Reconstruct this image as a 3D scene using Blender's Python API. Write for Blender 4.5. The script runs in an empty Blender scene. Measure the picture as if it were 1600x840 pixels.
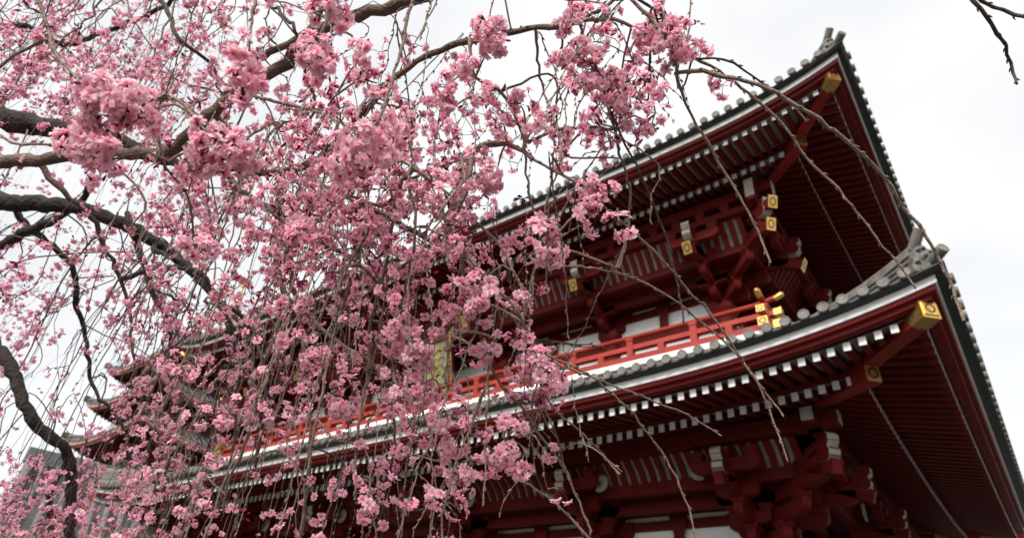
import bpy, math, random
import numpy as np
from mathutils import Vector, Matrix

# ------------------------------------------------------------------ camera, sky, sun, exposure
sc = bpy.context.scene
col = sc.collection
CZ = 1.6                                                    # camera height above the paving
CAM = np.array([13.5492, -16.135, CZ])
RIGHT = np.array([0.79429, 0.60213, 0.08029])
DOWN = np.array([-0.28931, 0.49371, -0.82009])
FWD = np.array([-0.53427, 0.62759, 0.56629])
FPX = 989.27                                                # focal length in pixels of a 1600 px wide picture

cam_data = bpy.data.cameras.new('camera')
cam = bpy.data.objects.new('camera', cam_data)
col.objects.link(cam)
mw = Matrix.Identity(4)
for i in range(3):
    mw[i][0], mw[i][1], mw[i][2], mw[i][3] = RIGHT[i], -DOWN[i], -FWD[i], CAM[i]
cam.matrix_world = mw
cam_data.sensor_width = 36.0
cam_data.lens = 36.0 * FPX / 1600.0
cam_data.clip_start = 0.05
cam_data.clip_end = 3000
cam_data.dof.use_dof = True
cam_data.dof.focus_distance = 1.45
cam_data.dof.aperture_fstop = 4.5
sc.camera = cam

SUN_EL, SUN_AZ = math.radians(36), math.radians(165)       # bright part of the overcast, behind the camera
sun_dir = Vector((math.sin(SUN_AZ) * math.cos(SUN_EL), math.cos(SUN_AZ) * math.cos(SUN_EL), math.sin(SUN_EL)))
sd = bpy.data.lights.new('sun', 'SUN')
sd.energy = 2.7
sd.angle = math.radians(20)
sd.color = (1.0, 0.97, 0.93)
so = bpy.data.objects.new('sun', sd)
col.objects.link(so)
so.rotation_euler = sun_dir.to_track_quat('Z', 'Y').to_euler()

w = bpy.data.worlds.new('World')
sc.world = w
w.use_nodes = True
nt = w.node_tree
nt.nodes.clear()
def nd(t, typ, **kw):
    n = t.nodes.new(typ)
    for k, v in kw.items():
        setattr(n, k, v)
    return n
out = nd(nt, 'ShaderNodeOutputWorld')
bg = nd(nt, 'ShaderNodeBackground')
bg.inputs[1].default_value = 0.1
bgc = nd(nt, 'ShaderNodeBackground')
sky = nd(nt, 'ShaderNodeTexSky', sky_type='NISHITA')
sky.sun_disc = False
sky.sun_elevation = SUN_EL
sky.sun_rotation = SUN_AZ
tc = nd(nt, 'ShaderNodeTexCoord')
# cloud cover: an even white layer with soft folds, brighter towards the hidden sun
no = nd(nt, 'ShaderNodeTexNoise')
no.inputs['Scale'].default_value = 2.2
no.inputs['Detail'].default_value = 5
mp = nd(nt, 'ShaderNodeMapping')
mp.inputs['Scale'].default_value = (1, 1, 2.2)
nt.links.new(tc.outputs['Generated'], mp.inputs[0])
nt.links.new(mp.outputs[0], no.inputs['Vector'])
ramp = nd(nt, 'ShaderNodeValToRGB')
ramp.color_ramp.elements[0].position = 0.30
ramp.color_ramp.elements[0].color = (0.69, 0.705, 0.73, 1)
ramp.color_ramp.elements[1].position = 0.60
ramp.color_ramp.elements[1].color = (0.835, 0.84, 0.84, 1)
nt.links.new(no.outputs['Fac'], ramp.inputs[0])
dt = nd(nt, 'ShaderNodeVectorMath', operation='DOT_PRODUCT')
dt.inputs[1].default_value = sun_dir
nt.links.new(tc.outputs['Generated'], dt.inputs[0])
mr = nd(nt, 'ShaderNodeMapRange')
mr.inputs['From Min'].default_value = 0.45
mr.inputs['From Max'].default_value = 1.0
mr.inputs['To Min'].default_value = 0.97
mr.inputs['To Max'].default_value = 3.0
nt.links.new(dt.outputs['Value'], mr.inputs['Value'])
# low southern sky, unseen behind the camera, dimmed to lessen light under the eaves
sx = nd(nt, 'ShaderNodeSeparateXYZ')
nt.links.new(tc.outputs['Generated'], sx.inputs[0])
e1 = nd(nt, 'ShaderNodeMapRange', interpolation_type='SMOOTHSTEP')
e1.inputs['From Min'].default_value = 0.0
e1.inputs['From Max'].default_value = 0.62
e1.inputs['To Min'].default_value = 0.55
nt.links.new(sx.outputs['Z'], e1.inputs['Value'])
e2 = nd(nt, 'ShaderNodeMapRange', interpolation_type='SMOOTHSTEP')
e2.inputs['From Min'].default_value = 0.25
e2.inputs['From Max'].default_value = -0.25
nt.links.new(sx.outputs['Y'], e2.inputs['Value'])
mxf = nd(nt, 'ShaderNodeMix')
mxf.inputs[2].default_value = 1.0
nt.links.new(e2.outputs[0], mxf.inputs[0])
nt.links.new(e1.outputs[0], mxf.inputs[3])
mul = nd(nt, 'ShaderNodeMath', operation='MULTIPLY')
nt.links.new(mxf.outputs[0], mul.inputs[0])
nt.links.new(ramp.outputs[0], bgc.inputs[0])
nt.links.new(mr.outputs[0], mul.inputs[1])
nt.links.new(mul.outputs[0], bgc.inputs[1])
mx = nd(nt, 'ShaderNodeMixShader')
mx.inputs[0].default_value = 0.93
nt.links.new(sky.outputs[0], bg.inputs[0])
nt.links.new(bg.outputs[0], mx.inputs[1])
nt.links.new(bgc.outputs[0], mx.inputs[2])
nt.links.new(mx.outputs[0], out.inputs[0])

vs = sc.view_settings
vs.view_transform = 'Standard'
vs.look = 'None'
vs.exposure = 0.42
vs.gamma = 1.0
vs.use_curve_mapping = False
sc.cycles.max_bounces = 6
sc.cycles.diffuse_bounces = 4
sc.cycles.transparent_max_bounces = 4

random.seed(7)
rng = np.random.default_rng(11)

# ------------------------------------------------------------------ materials
def mat(name, c1, c2=None, scale=6.0, rough=0.6, bump=0.0, metal=0.0, detail=6, spec=0.3, stretch=(1, 1, 1), bscale=None):
    m = bpy.data.materials.new(name)
    m.use_nodes = True
    t = m.node_tree
    b = t.nodes['Principled BSDF']
    b.inputs['Roughness'].default_value = rough
    b.inputs['Metallic'].default_value = metal
    b.inputs['Specular IOR Level'].default_value = spec
    if c2 is None:
        b.inputs['Base Color'].default_value = (*c1, 1)
    tcn = nd(t, 'ShaderNodeTexCoord')
    mpn = nd(t, 'ShaderNodeMapping')
    mpn.inputs['Scale'].default_value = stretch
    t.links.new(tcn.outputs['Object'], mpn.inputs[0])
    if c2 is not None:
        n = nd(t, 'ShaderNodeTexNoise')
        n.inputs['Scale'].default_value = scale
        n.inputs['Detail'].default_value = detail
        n.inputs['Roughness'].default_value = 0.65
        r = nd(t, 'ShaderNodeValToRGB')
        r.color_ramp.elements[0].position = 0.3
        r.color_ramp.elements[1].position = 0.7
        r.color_ramp.elements[0].color = (*c1, 1)
        r.color_ramp.elements[1].color = (*c2, 1)
        t.links.new(mpn.outputs[0], n.inputs['Vector'])
        t.links.new(n.outputs['Fac'], r.inputs[0])
        t.links.new(r.outputs[0], b.inputs['Base Color'])
    if bump:
        n2 = nd(t, 'ShaderNodeTexNoise')
        n2.inputs['Scale'].default_value = bscale or scale * 3
        n2.inputs['Detail'].default_value = 8
        t.links.new(mpn.outputs[0], n2.inputs['Vector'])
        bp = nd(t, 'ShaderNodeBump')
        bp.inputs['Strength'].default_value = bump
        bp.inputs['Distance'].default_value = 0.02
        t.links.new(n2.outputs['Fac'], bp.inputs['Height'])
        t.links.new(bp.outputs[0], b.inputs['Normal'])
    return m

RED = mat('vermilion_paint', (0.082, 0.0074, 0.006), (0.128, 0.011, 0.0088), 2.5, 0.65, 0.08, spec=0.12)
REDH = mat('hip_vermilion_lit', (0.19, 0.017, 0.011), (0.26, 0.024, 0.015), 3, 0.6, 0.08, spec=0.15)  # same vermilion, lightened in colour for the light on the hip beams
REDR = mat('railing_vermilion_lit', (0.25, 0.021, 0.012), (0.33, 0.030, 0.016), 3, 0.45, 0.05)  # same paint as the timbers, made lighter because the railing stands exposed to light
WHITE = mat('white_paint', (0.72, 0.71, 0.69), (0.82, 0.81, 0.79), 4, 0.6)
ENDWHITE = mat('rafter_end_white', (0.74, 0.73, 0.71), (0.84, 0.83, 0.81), 3, 0.6)
CREAM = mat('shaded_white', (0.30, 0.27, 0.225), (0.43, 0.39, 0.335), 5, 0.7)  # white paint with the shade under the eaves put into its colour
CREAMD = mat('shaded_plaster', (0.21, 0.19, 0.16), (0.32, 0.29, 0.25), 5, 0.7)  # white coving panels, darkened in colour for the shade they lie in
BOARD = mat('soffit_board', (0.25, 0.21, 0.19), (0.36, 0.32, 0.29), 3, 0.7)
TILE = mat('roof_tile', (0.085, 0.077, 0.067), (0.215, 0.195, 0.168), 5, 0.55, 0.25, spec=0.4)
TILED = mat('dark_tile', (0.018, 0.019, 0.018), (0.04, 0.042, 0.04), 5, 0.6)
TILEL = mat('pale_tile', (0.07, 0.07, 0.068), (0.14, 0.138, 0.132), 2, 0.6, 0.1)
GOLD = mat('gilt_metal', (0.62, 0.35, 0.09), (0.80, 0.52, 0.17), 9, 0.32, 0.15, metal=0.85)
GILTE = mat('engraved_gilt', (0.13, 0.06, 0.015), (0.78, 0.50, 0.16), 38, 0.35, 0.5, metal=0.8, detail=3, bscale=60)
BLACK = mat('black_lacquer', (0.012, 0.012, 0.01), rough=0.4)
GREEN = mat('green_sign_field', (0.17, 0.18, 0.09), (0.24, 0.245, 0.135), 5, 0.6)
SIGNWOOD = mat('sign_frame_lacquer', (0.10, 0.018, 0.012), (0.14, 0.03, 0.02), 4, 0.4)
PAVE = mat('paving', (0.06, 0.058, 0.054), (0.10, 0.097, 0.09), 0.8, 0.85, 0.2)
PINKEAVE = mat('faded_eave_paint', (0.42, 0.16, 0.12), (0.55, 0.28, 0.22), 2, 0.7)
DARKRED = mat('old_red_wall', (0.10, 0.016, 0.012), (0.16, 0.025, 0.018), 1.5, 0.7)
BARK = mat('limb_bark', (0.016, 0.012, 0.010), (0.060, 0.044, 0.036), 14, 0.8, 0.9, stretch=(1, 1, 1), bscale=55)
BARKB = mat('branch_bark', (0.075, 0.045, 0.032), (0.19, 0.125, 0.092), 22, 0.7, 0.7, bscale=120)
TWIG = mat('twig_bark', (0.13, 0.085, 0.062), (0.30, 0.215, 0.165), 40, 0.7, 0.5, bscale=200)
TWIGD = mat('dark_twig_bark', (0.030, 0.021, 0.017), (0.105, 0.075, 0.060), 40, 0.75, 0.5, bscale=200)

def vary(m, lo, hi):
    """timbers painted at different times: each part a little lighter or darker"""
    t = m.node_tree
    b = t.nodes['Principled BSDF']
    src = b.inputs['Base Color'].links[0].from_socket
    oi = nd(t, 'ShaderNodeObjectInfo')
    r = nd(t, 'ShaderNodeMapRange')
    r.inputs['To Min'].default_value = lo
    r.inputs['To Max'].default_value = hi
    v = nd(t, 'ShaderNodeVectorMath', operation='SCALE')
    t.links.new(oi.outputs['Random'], r.inputs['Value'])
    t.links.new(src, v.inputs[0])
    t.links.new(r.outputs[0], v.inputs['Scale'])
    t.links.new(v.outputs[0], b.inputs['Base Color'])
vary(RED, .78, 1.22)
vary(REDR, .85, 1.12)
vary(ENDWHITE, .84, 1.06)
vary(GOLD, .8, 1.1)

def petal_mat():
    m = bpy.data.materials.new('cherry_petals')
    m.use_nodes = True
    t = m.node_tree
    t.nodes.clear()
    o = nd(t, 'ShaderNodeOutputMaterial')
    a = nd(t, 'ShaderNodeVertexColor', layer_name='tint')
    d = nd(t, 'ShaderNodeBsdfDiffuse')
    tr = nd(t, 'ShaderNodeBsdfTranslucent')
    mxn = nd(t, 'ShaderNodeMixShader')
    mxn.inputs[0].default_value = 0.48
    t.links.new(a.outputs['Color'], d.inputs[0])
    t.links.new(a.outputs['Color'], tr.inputs[0])
    t.links.new(d.outputs[0], mxn.inputs[1])
    t.links.new(tr.outputs[0], mxn.inputs[2])
    t.links.new(mxn.outputs[0], o.inputs[0])
    return m
PETAL = petal_mat()

# ------------------------------------------------------------------ helpers
class MB:
    """collects shapes and links them as ONE mesh object"""
    def __init__(s):
        s.v, s.f, s.m, s.sm = [], [], [], []
    def add(s, vs, fs, mi=0, smooth=False):
        b = len(s.v)
        s.v += [tuple(p) for p in vs]
        for k, f in enumerate(fs):
            s.f.append(tuple(b + i for i in f))
            s.m.append(mi[k] if isinstance(mi, (list, tuple)) else mi)
            s.sm.append(smooth)
    def hexa(s, p, mi=0):                                    # 8 corners: bottom ring, top ring
        s.add(p, [(3, 2, 1, 0), (4, 5, 6, 7), (0, 1, 5, 4), (1, 2, 6, 5), (2, 3, 7, 6), (3, 0, 4, 7)], mi)
    def box(s, c, sz, mi=0, ax=None):
        c = np.array(c, float)
        X, Y, Z = ax if ax is not None else np.eye(3)
        X, Y, Z = np.array(X) * sz[0] / 2, np.array(Y) * sz[1] / 2, np.array(Z) * sz[2] / 2
        s.hexa([c - X - Y - Z, c + X - Y - Z, c + X + Y - Z, c - X + Y - Z, c - X - Y + Z, c + X - Y + Z, c + X + Y + Z, c - X + Y + Z], mi)
    def bar(s, a, b, wd, ht, mi=0, up=(0, 0, 1)):
        a, b = np.array(a, float), np.array(b, float)
        d = b - a
        L = np.linalg.norm(d)
        d /= L
        sd_ = np.cross(d, up); sd_ /= np.linalg.norm(sd_)
        u = np.cross(sd_, d)
        s.box((a + b) / 2, (L, wd, ht), mi, (d, sd_, u))
    def prism(s, poly, a, b, mi=0, capmi=None):
        """poly: points as (p,q) in the frame of axes a (3x2 rows) -> extrude: poly3 list and offset b"""
        n = len(poly)
        P = [np.array(p, float) for p in poly]
        Q = [p + np.array(b, float) for p in P]
        fs = [tuple(range(n))[::-1], tuple(range(n, 2 * n))] + [(i, (i + 1) % n, n + (i + 1) % n, n + i) for i in range(n)]
        cm = mi if capmi is None else capmi
        s.add(P + Q, fs, [cm, cm] + [mi] * n)
    def tube(s, pts, rad, n=8, mi=0, cap=True, smooth=True):
        pts = np.array(pts, float)
        rad = np.broadcast_to(np.array(rad, float), (len(pts),))
        vs_, fs = tube_arrays(pts, rad, n)
        s.add(vs_, fs, mi, smooth)
        if cap:
            s.add(vs_[:n], [tuple(range(n))[::-1]], mi)
            s.add(vs_[-n:], [tuple(range(n))], mi)
    def cyl(s, a, b, r, n=14, mi=0, capmi=None, smooth=True):
        s.tube([a, b], [r, r], n, mi, False, smooth)
        vs_, _ = tube_arrays(np.array([a, b], float), np.array([r, r]), n)
        cm = mi if capmi is None else capmi
        s.add(vs_[:n], [tuple(range(n))[::-1]], cm)
        s.add(vs_[-n:], [tuple(range(n))], cm)
    def strip(s, A, B, mi=0, smooth=False):
        n = len(A)
        s.add(list(A) + list(B), [(i, i + 1, n + i + 1, n + i) for i in range(n - 1)], mi, smooth)
    def build(s, name, mats, parent=None):
        me = bpy.data.meshes.new(name)
        me.from_pydata(s.v, [], s.f)
        for m_ in (mats if isinstance(mats, (list, tuple)) else [mats]):
            me.materials.append(m_)
        me.polygons.foreach_set('material_index', s.m)
        me.polygons.foreach_set('use_smooth', s.sm)
        me.update()
        return link(name, me, parent)

def tube_arrays(pts, rad, n):
    k = len(pts)
    tan = np.gradient(pts, axis=0) if k > 2 else np.repeat((pts[1] - pts[0])[None], 2, 0)
    tan /= np.linalg.norm(tan, axis=1)[:, None] + 1e-12
    ref = np.array([0.13, 0.31, 0.94])
    if abs(tan[0] @ ref) > 0.9:
        ref = np.array([0.9, 0.3, 0.1])
    u = np.zeros_like(pts)
    cur = ref
    for i in range(k):
        cur = cur - tan[i] * (tan[i] @ cur)
        cur = cur / (np.linalg.norm(cur) + 1e-12)
        u[i] = cur
    v = np.cross(tan, u)
    th = np.arange(n) * 2 * np.pi / n
    vs_ = pts[:, None] + rad[:, None, None] * (np.cos(th)[None, :, None] * u[:, None] + np.sin(th)[None, :, None] * v[:, None])
    fs = [(i * n + j, i * n + (j + 1) % n, (i + 1) * n + (j + 1) % n, (i + 1) * n + j) for i in range(k - 1) for j in range(n)]
    return vs_.reshape(-1, 3), fs

def link(name, me, parent=None):
    o = bpy.data.objects.new(name, me)
    col.objects.link(o)
    if parent is not None:
        o.parent = parent
        o.matrix_parent_inverse = parent.matrix_world.inverted() if parent.type != 'MESH' else Matrix.Identity(4)
    return o

def empty(name, label, cat, loc=(0, 0, 0), group=None):
    o = bpy.data.objects.new(name, None)
    col.objects.link(o)
    o.location = loc
    o.empty_display_size = 0.2
    o.matrix_world = Matrix.Translation(loc)
    o['label'], o['category'] = label, cat
    if group:
        o['group'] = group
    return o

def tag(o, **k):
    for a, b in k.items():
        o[a] = b
    return o

def to_px(X):
    q = np.asarray(X, float) - CAM
    z = q @ FWD
    return np.stack([800 + FPX * (q @ RIGHT) / z, 420 + FPX * (q @ DOWN) / z, z], -1)

def at(px, py, d):
    """the point of the place that stands at depth d along the view through (px, py)"""
    return CAM + d * (RIGHT * (px - 800) / FPX + DOWN * (py - 420) / FPX + FWD)

# ------------------------------------------------------------------ ground
g = MB()
n = 24
xs = np.linspace(-600, 600, n)
for i in range(n - 1):
    for j in range(n - 1):
        g.add([(xs[i], xs[j], 0), (xs[i + 1], xs[j], 0), (xs[i + 1], xs[j + 1], 0), (xs[i], xs[j + 1], 0)], [(0, 1, 2, 3)])
tag(g.build('ground', PAVE), kind='structure')

# ------------------------------------------------------------------ the gate
gate = empty('temple_gate', 'two storey vermilion temple gate with grey tiled roofs and white rafter ends', 'temple gate')
LV = {  # eave curves: half width, half depth, height, corner lift, lift length; then flying and base rafter rows (inset, drop)
    'l': dict(E=13.5, D=7.0153, z0=4.7803 + CZ, L=0.6187, a=8.5433, r1=(0.3183, 0.3396), r2=(1.3824, 0.3644)),
    'u': dict(E=13.2042, D=6.1128, z0=10.8957 + CZ, L=0.6728, a=6.303, r1=(0.3182, 0.3098), r2=(1.4235, 0.3359)),
}
PW = 3.7314
def lift(l, o, dist):
    q = LV[l]
    return q['L'] * max(0.0, 1 - o / q['a']) ** PW * max(0.0, 1 - max(0.0, dist) / q['a']) ** PW

def loop(l, o, dz, n=48):
    """a closed line round the eave at inset o"""
    q = LV[l]
    Ex, Dy = q['E'] - o, q['D'] - o
    def spaced(h, m):
        t = np.linspace(-1, 1, m + 1)[:-1]
        return np.sign(t) * (1 - (1 - np.abs(t)) ** 1.5) * h
    P = []
    for x in spaced(Ex, n):
        P.append((x, -Dy, q['z0'] + dz + lift(l, o, Ex - abs(x))))
    for y in spaced(Dy, n):
        P.append((Ex, y, q['z0'] + dz + lift(l, o, Dy - abs(y))))
    for x in spaced(Ex, n):
        P.append((-x, Dy, q['z0'] + dz + lift(l, o, Ex - abs(x))))
    for y in spaced(Dy, n):
        P.append((-Ex, -y, q['z0'] + dz + lift(l, o, Dy - abs(y))))
    P.append(P[0])
    return P

def sweep(mb, l, prof, mi=0, n=48):
    for (o1, d1), (o2, d2) in zip(prof[:-1], prof[1:]):
        mb.strip(loop(l, o1, d1, n), loop(l, o2, d2, n), mi)

def place(side, t, o, z, l):
    """point on an eave: t along, o inset, for front (f), right (r), back (b), left (k)"""
    q = LV[l]
    if side == 'f': return (t, -(q['D'] - o), z)
    if side == 'r': return (q['E'] - o, t, z)
    if side == 'b': return (-t, q['D'] - o, z)
    return (-(q['E'] - o), -t, z)

def rafter(mb, l, side, t, row):
    q = LV[l]
    H = q['E'] if side in 'fb' else q['D']
    if row == 1:
        o1, h1 = q['r1']; oe = 1.85; sl = 0.2; hh, ww = 0.13, 0.105
    else:
        o1, h1 = q['r2']; oe = 4.0 if l == 'l' else 3.6; sl = 0.31; hh, ww = 0.15, 0.11
    oe = min(oe, H - abs(t) - 0.06)
    if oe < o1 + 0.12:
        return False
    S = np.linspace(o1, oe, 5)
    rings = []
    for o in S:
        zc = q['z0'] - h1 + sl * (o - o1) + lift(l, o, (H - o) - abs(t))
        rings.append([place(side, t - ww / 2, o, zc - hh / 2, l), place(side, t + ww / 2, o, zc - hh / 2, l),
                      place(side, t + ww / 2, o, zc + hh / 2, l), place(side, t - ww / 2, o, zc + hh / 2, l)])
    vs_ = [p for r_ in rings for p in r_]
    fs = [(3, 2, 1, 0)]
    mi = [1]
    for k in range(4):
        for j in range(4):
            fs.append((k * 4 + j, k * 4 + (j + 1) % 4, k * 4 + 4 + (j + 1) % 4, k * 4 + 4 + j)); mi.append(0)
    mb.add(vs_, fs, mi)
    return True

rafter_jobs = []
roofs = {}
HIPC = 2.6
def ZT(l, o):
    return 0.115 + (0.40 if l == 'l' else 0.44) * (o + 0.08) + (0.0 if l == 'l' else 0.055) * max(0, o) ** 2
def roof(l):
    q = LV[l]
    E, D, z0 = q['E'], q['D'], q['z0']
    up = l == 'u'
    omax = D if up else 3.35
    zt = lambda o: ZT(l, o)
    r = MB()
    OS = [-0.15, 0.25, 0.7, 1.3, 2.0, 2.6, 3.35] + ([4.2, 5.1, D] if up else [])
    # tile sheets and round tile rows
    for side, H in (('f', E), ('r', D), ('b', E), ('k', D)):
        oside = omax if side in 'fb' else (HIPC if up else omax)
        cut = lambda o: min(o, HIPC) if up else o
        for oa, ob in zip(OS[:-1], OS[1:]):
            if ob > oside + 1e-6:
                continue
            A, B = [], []
            for f_ in np.linspace(-1, 1, 41):
                for o, ls in ((oa, A), (ob, B)):
                    ho = H - (cut(o) if side in 'fb' else o)
                    t = f_ * ho
                    ls.append(place(side, t, o, z0 + zt(o) - 0.03 + lift(l, max(o, 0), ho - abs(t)), l))
            r.strip(A, B, 0)
        nrow = int(H / 0.28)
        for k in range(-nrow, nrow + 1):
            t = k * 0.28
            oe = oside
            if H - abs(t) < (HIPC if up else 99):
                oe = min(oside, H - abs(t))
            if oe < 0.05:
                continue
            S = [o for o in OS if o < oe - 0.02] + [oe]
            S[0] = -0.15
            pts = [place(side, t, o, z0 + zt(o) + 0.015 + lift(l, max(o, 0), (H - max(o, 0)) - abs(t)), l) for o in S]
            if len(pts) < 2:
                continue
            r.tube(pts, 0.066, 8, 0, True)
    if up:
        for sx in (-1, 1):                                   # gable ends and the top ridge
            xg = sx * (E - HIPC)
            zb, zr = z0 + zt(HIPC), z0 + zt(D)
            r.add([(xg, -(D - HIPC), zb), (xg, D - HIPC, zb), (xg, 0, zr)], [(0, 1, 2)], 1)
            for s2 in (-1, 1):
                r.bar((xg, s2 * (D - HIPC), zb + 0.1), (xg, 0, zr + 0.1), 0.35, 0.3, 0)
        r.box((0, 0, z0 + zt(D) + 0.35), (2 * (E - HIPC) + 0.6, 0.5, 0.9), 0)
    ro = r.build('roof', [TILE, DARKRED], gate)
    tag(ro, label='grey tiled upper roof with upturned corner' if up else 'grey tiled lower roof with upturned corner')
    roofs[l] = ro
    # eave tiles: discs and hanging edge arcs
    e = MB()
    for side, H in (('f', E), ('r', D), ('b', E), ('k', D)):
        nrow = int((H - 0.1) / 0.28)
        out_ = {'f': (0, -1, 0), 'r': (1, 0, 0), 'b': (0, 1, 0), 'k': (-1, 0, 0)}[side]
        out_ = np.array(out_, float)
        prev = None
        for k in range(-nrow, nrow + 1):
            t = k * 0.28
            c = np.array(place(side, t, -0.15, z0 + zt(-0.08) + 0.015 + lift(l, 0, H - abs(t)), l))
            e.cyl(c, c + out_ * 0.05, 0.085, 16, 0)
            e.tube([c + out_ * 0.05 + 0.073 * (math.cos(a) * np.cross(out_, (0, 0, 1)) + math.sin(a) * np.array((0, 0, 1))) for a in np.linspace(0, 2 * math.pi, 15)], 0.012, 4, 0, False)
            for a in (0.5, 2.6, 4.7):
                cc = c + out_ * 0.055 + 0.032 * (math.cos(a) * np.cross(out_, (0, 0, 1)) + math.sin(a) * np.array((0, 0, 1)))
                e.cyl(cc - out_ * 0.01, cc + out_ * 0.001, 0.018, 8, 0)
            if prev is not None:
                A, B, Cc = [], [], []
                for f_ in np.linspace(0, 1, 7):
                    p = prev * (1 - f_) + c * f_
                    sag = 0.03 * math.sin(math.pi * f_) + 0.012
                    A.append(p - out_ * 0.02 - np.array((0, 0, sag)))
                    B.append(p - out_ * 0.02 - np.array((0, 0, sag + 0.032)))
                    Cc.append(p - out_ * 0.3 - np.array((0, 0, sag + 0.03)))
                e.strip(A, B, 0)
                e.strip(B, Cc, 0)
                e.strip(A, [a_ - out_ * 0.3 + np.array((0, 0, 0.02)) for a_ in A], 0)
            prev = c
    e.build('eave_tile', TILE, ro)
    # dark tile bed, white fascia, stepped red boards
    b = MB()
    sweep(b, l, [(0.05, 0.02), (0.0, 0.022), (-0.14, 0.035), (-0.16, 0.05), (-0.15, 0.075), (0.3, 0.2)])
    b.build('tile_batten', TILED, ro)
    b = MB()
    sweep(b, l, [(0.06, 0.018), (0, 0.018), (0, -0.098), (0.04, -0.10)])
    b.build('fascia_board', WHITE, ro)
    b = MB()
    sweep(b, l, [(0.03, -0.096), (0.05, -0.165), (0.12, -0.175), (0.135, -0.235), (0.27, -0.25), (0.3, -0.23), (0.4, -0.2)])
    sweep(b, l, [(q['r2'][0] + 0.0, -q['r2'][1] + 0.08), (q['r2'][0] + 0.0, -q['r2'][1] + 0.175), (q['r2'][0] + 0.12, -q['r2'][1] + 0.2)])
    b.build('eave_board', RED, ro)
    # boards above the rafters
    b = MB()
    a1 = q['r1']; a2 = q['r2']
    sweep(b, l, [(0.3, -a1[1] + 0.068), (1.45, -a1[1] + 0.068 + 0.2 * 1.14)])
    sweep(b, l, [(a2[0] + 0.02, -a2[1] + 0.078), (2.4, -a2[1] + 0.078 + 0.31 * (2.4 - a2[0])), (4.1 if not up else 3.7, -a2[1] + 0.078 + 0.31 * (4.1 - a2[0]))])
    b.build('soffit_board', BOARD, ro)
    for side, H in (('f', E), ('r', D), ('b', E), ('k', D)):
        for row in (1, 2):
            nr = int(H / 0.22)
            for k in range(-nr, nr + 1):
                rafter_jobs.append((l, side, k * 0.22 + 0.05 + random.uniform(-.006, .006), row))
roof('l')
roof('u')

# rafters: the hundred largest in view each their own, the rest of each roof together
def job_key(j):
    l, side, t, row = j
    q = LV[l]
    o = q['r1'][0] if row == 1 else q['r2'][0]
    p = np.array(place(side, t, o, q['z0'], l))
    x, y, d = to_px(p)
    if side not in 'fr' or d < 1 or not (-10 < x < 1610 and -10 < y < 850):
        return 1e6
    return d + (0 if row == 1 else 1.5) + (3 if side == 'r' else 0)
rafter_jobs.sort(key=job_key)
rest = {'l': MB(), 'u': MB()}
made = 0
for j in rafter_jobs:
    if made < 100:
        b = MB()
        if rafter(b, *j):
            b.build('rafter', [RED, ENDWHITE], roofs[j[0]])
            made += 1
    else:
        rafter(rest[j[0]], *j)
for l in 'lu':
    tag(rest[l].build('rafter', [RED, ENDWHITE], roofs[l]), kind='stuff')

# gilt fitting: plate with black ring and gilt lozenge, on a face with axes X, Y and normal N
def emblem(mb, c, X, Y, N, wd, ht, g_=0, k_=1):
    c, X, Y, N = (np.array(a_, float) for a_ in (c, X, Y, N))
    mb.box(c, (wd, ht, 0.02), g_, (X, Y, N))
    c = c + N * 0.012
    m = 20
    ro_, ri = 0.36, 0.25
    A = [c + X * wd * ro_ * math.cos(a) + Y * ht * ro_ * math.sin(a) for a in np.linspace(0, 2 * math.pi, m + 1)]
    B = [c + X * wd * ri * math.cos(a) * 0.95 + Y * ht * ri * math.sin(a) for a in np.linspace(0, 2 * math.pi, m + 1)]
    mb.strip(A, B, k_)
    mb.add([c + N * .003 + X * wd * .13, c + N * .003 + Y * ht * .2, c + N * .003 - X * wd * .13, c + N * .003 - Y * ht * .2], [(0, 1, 2, 3)], g_)

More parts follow.
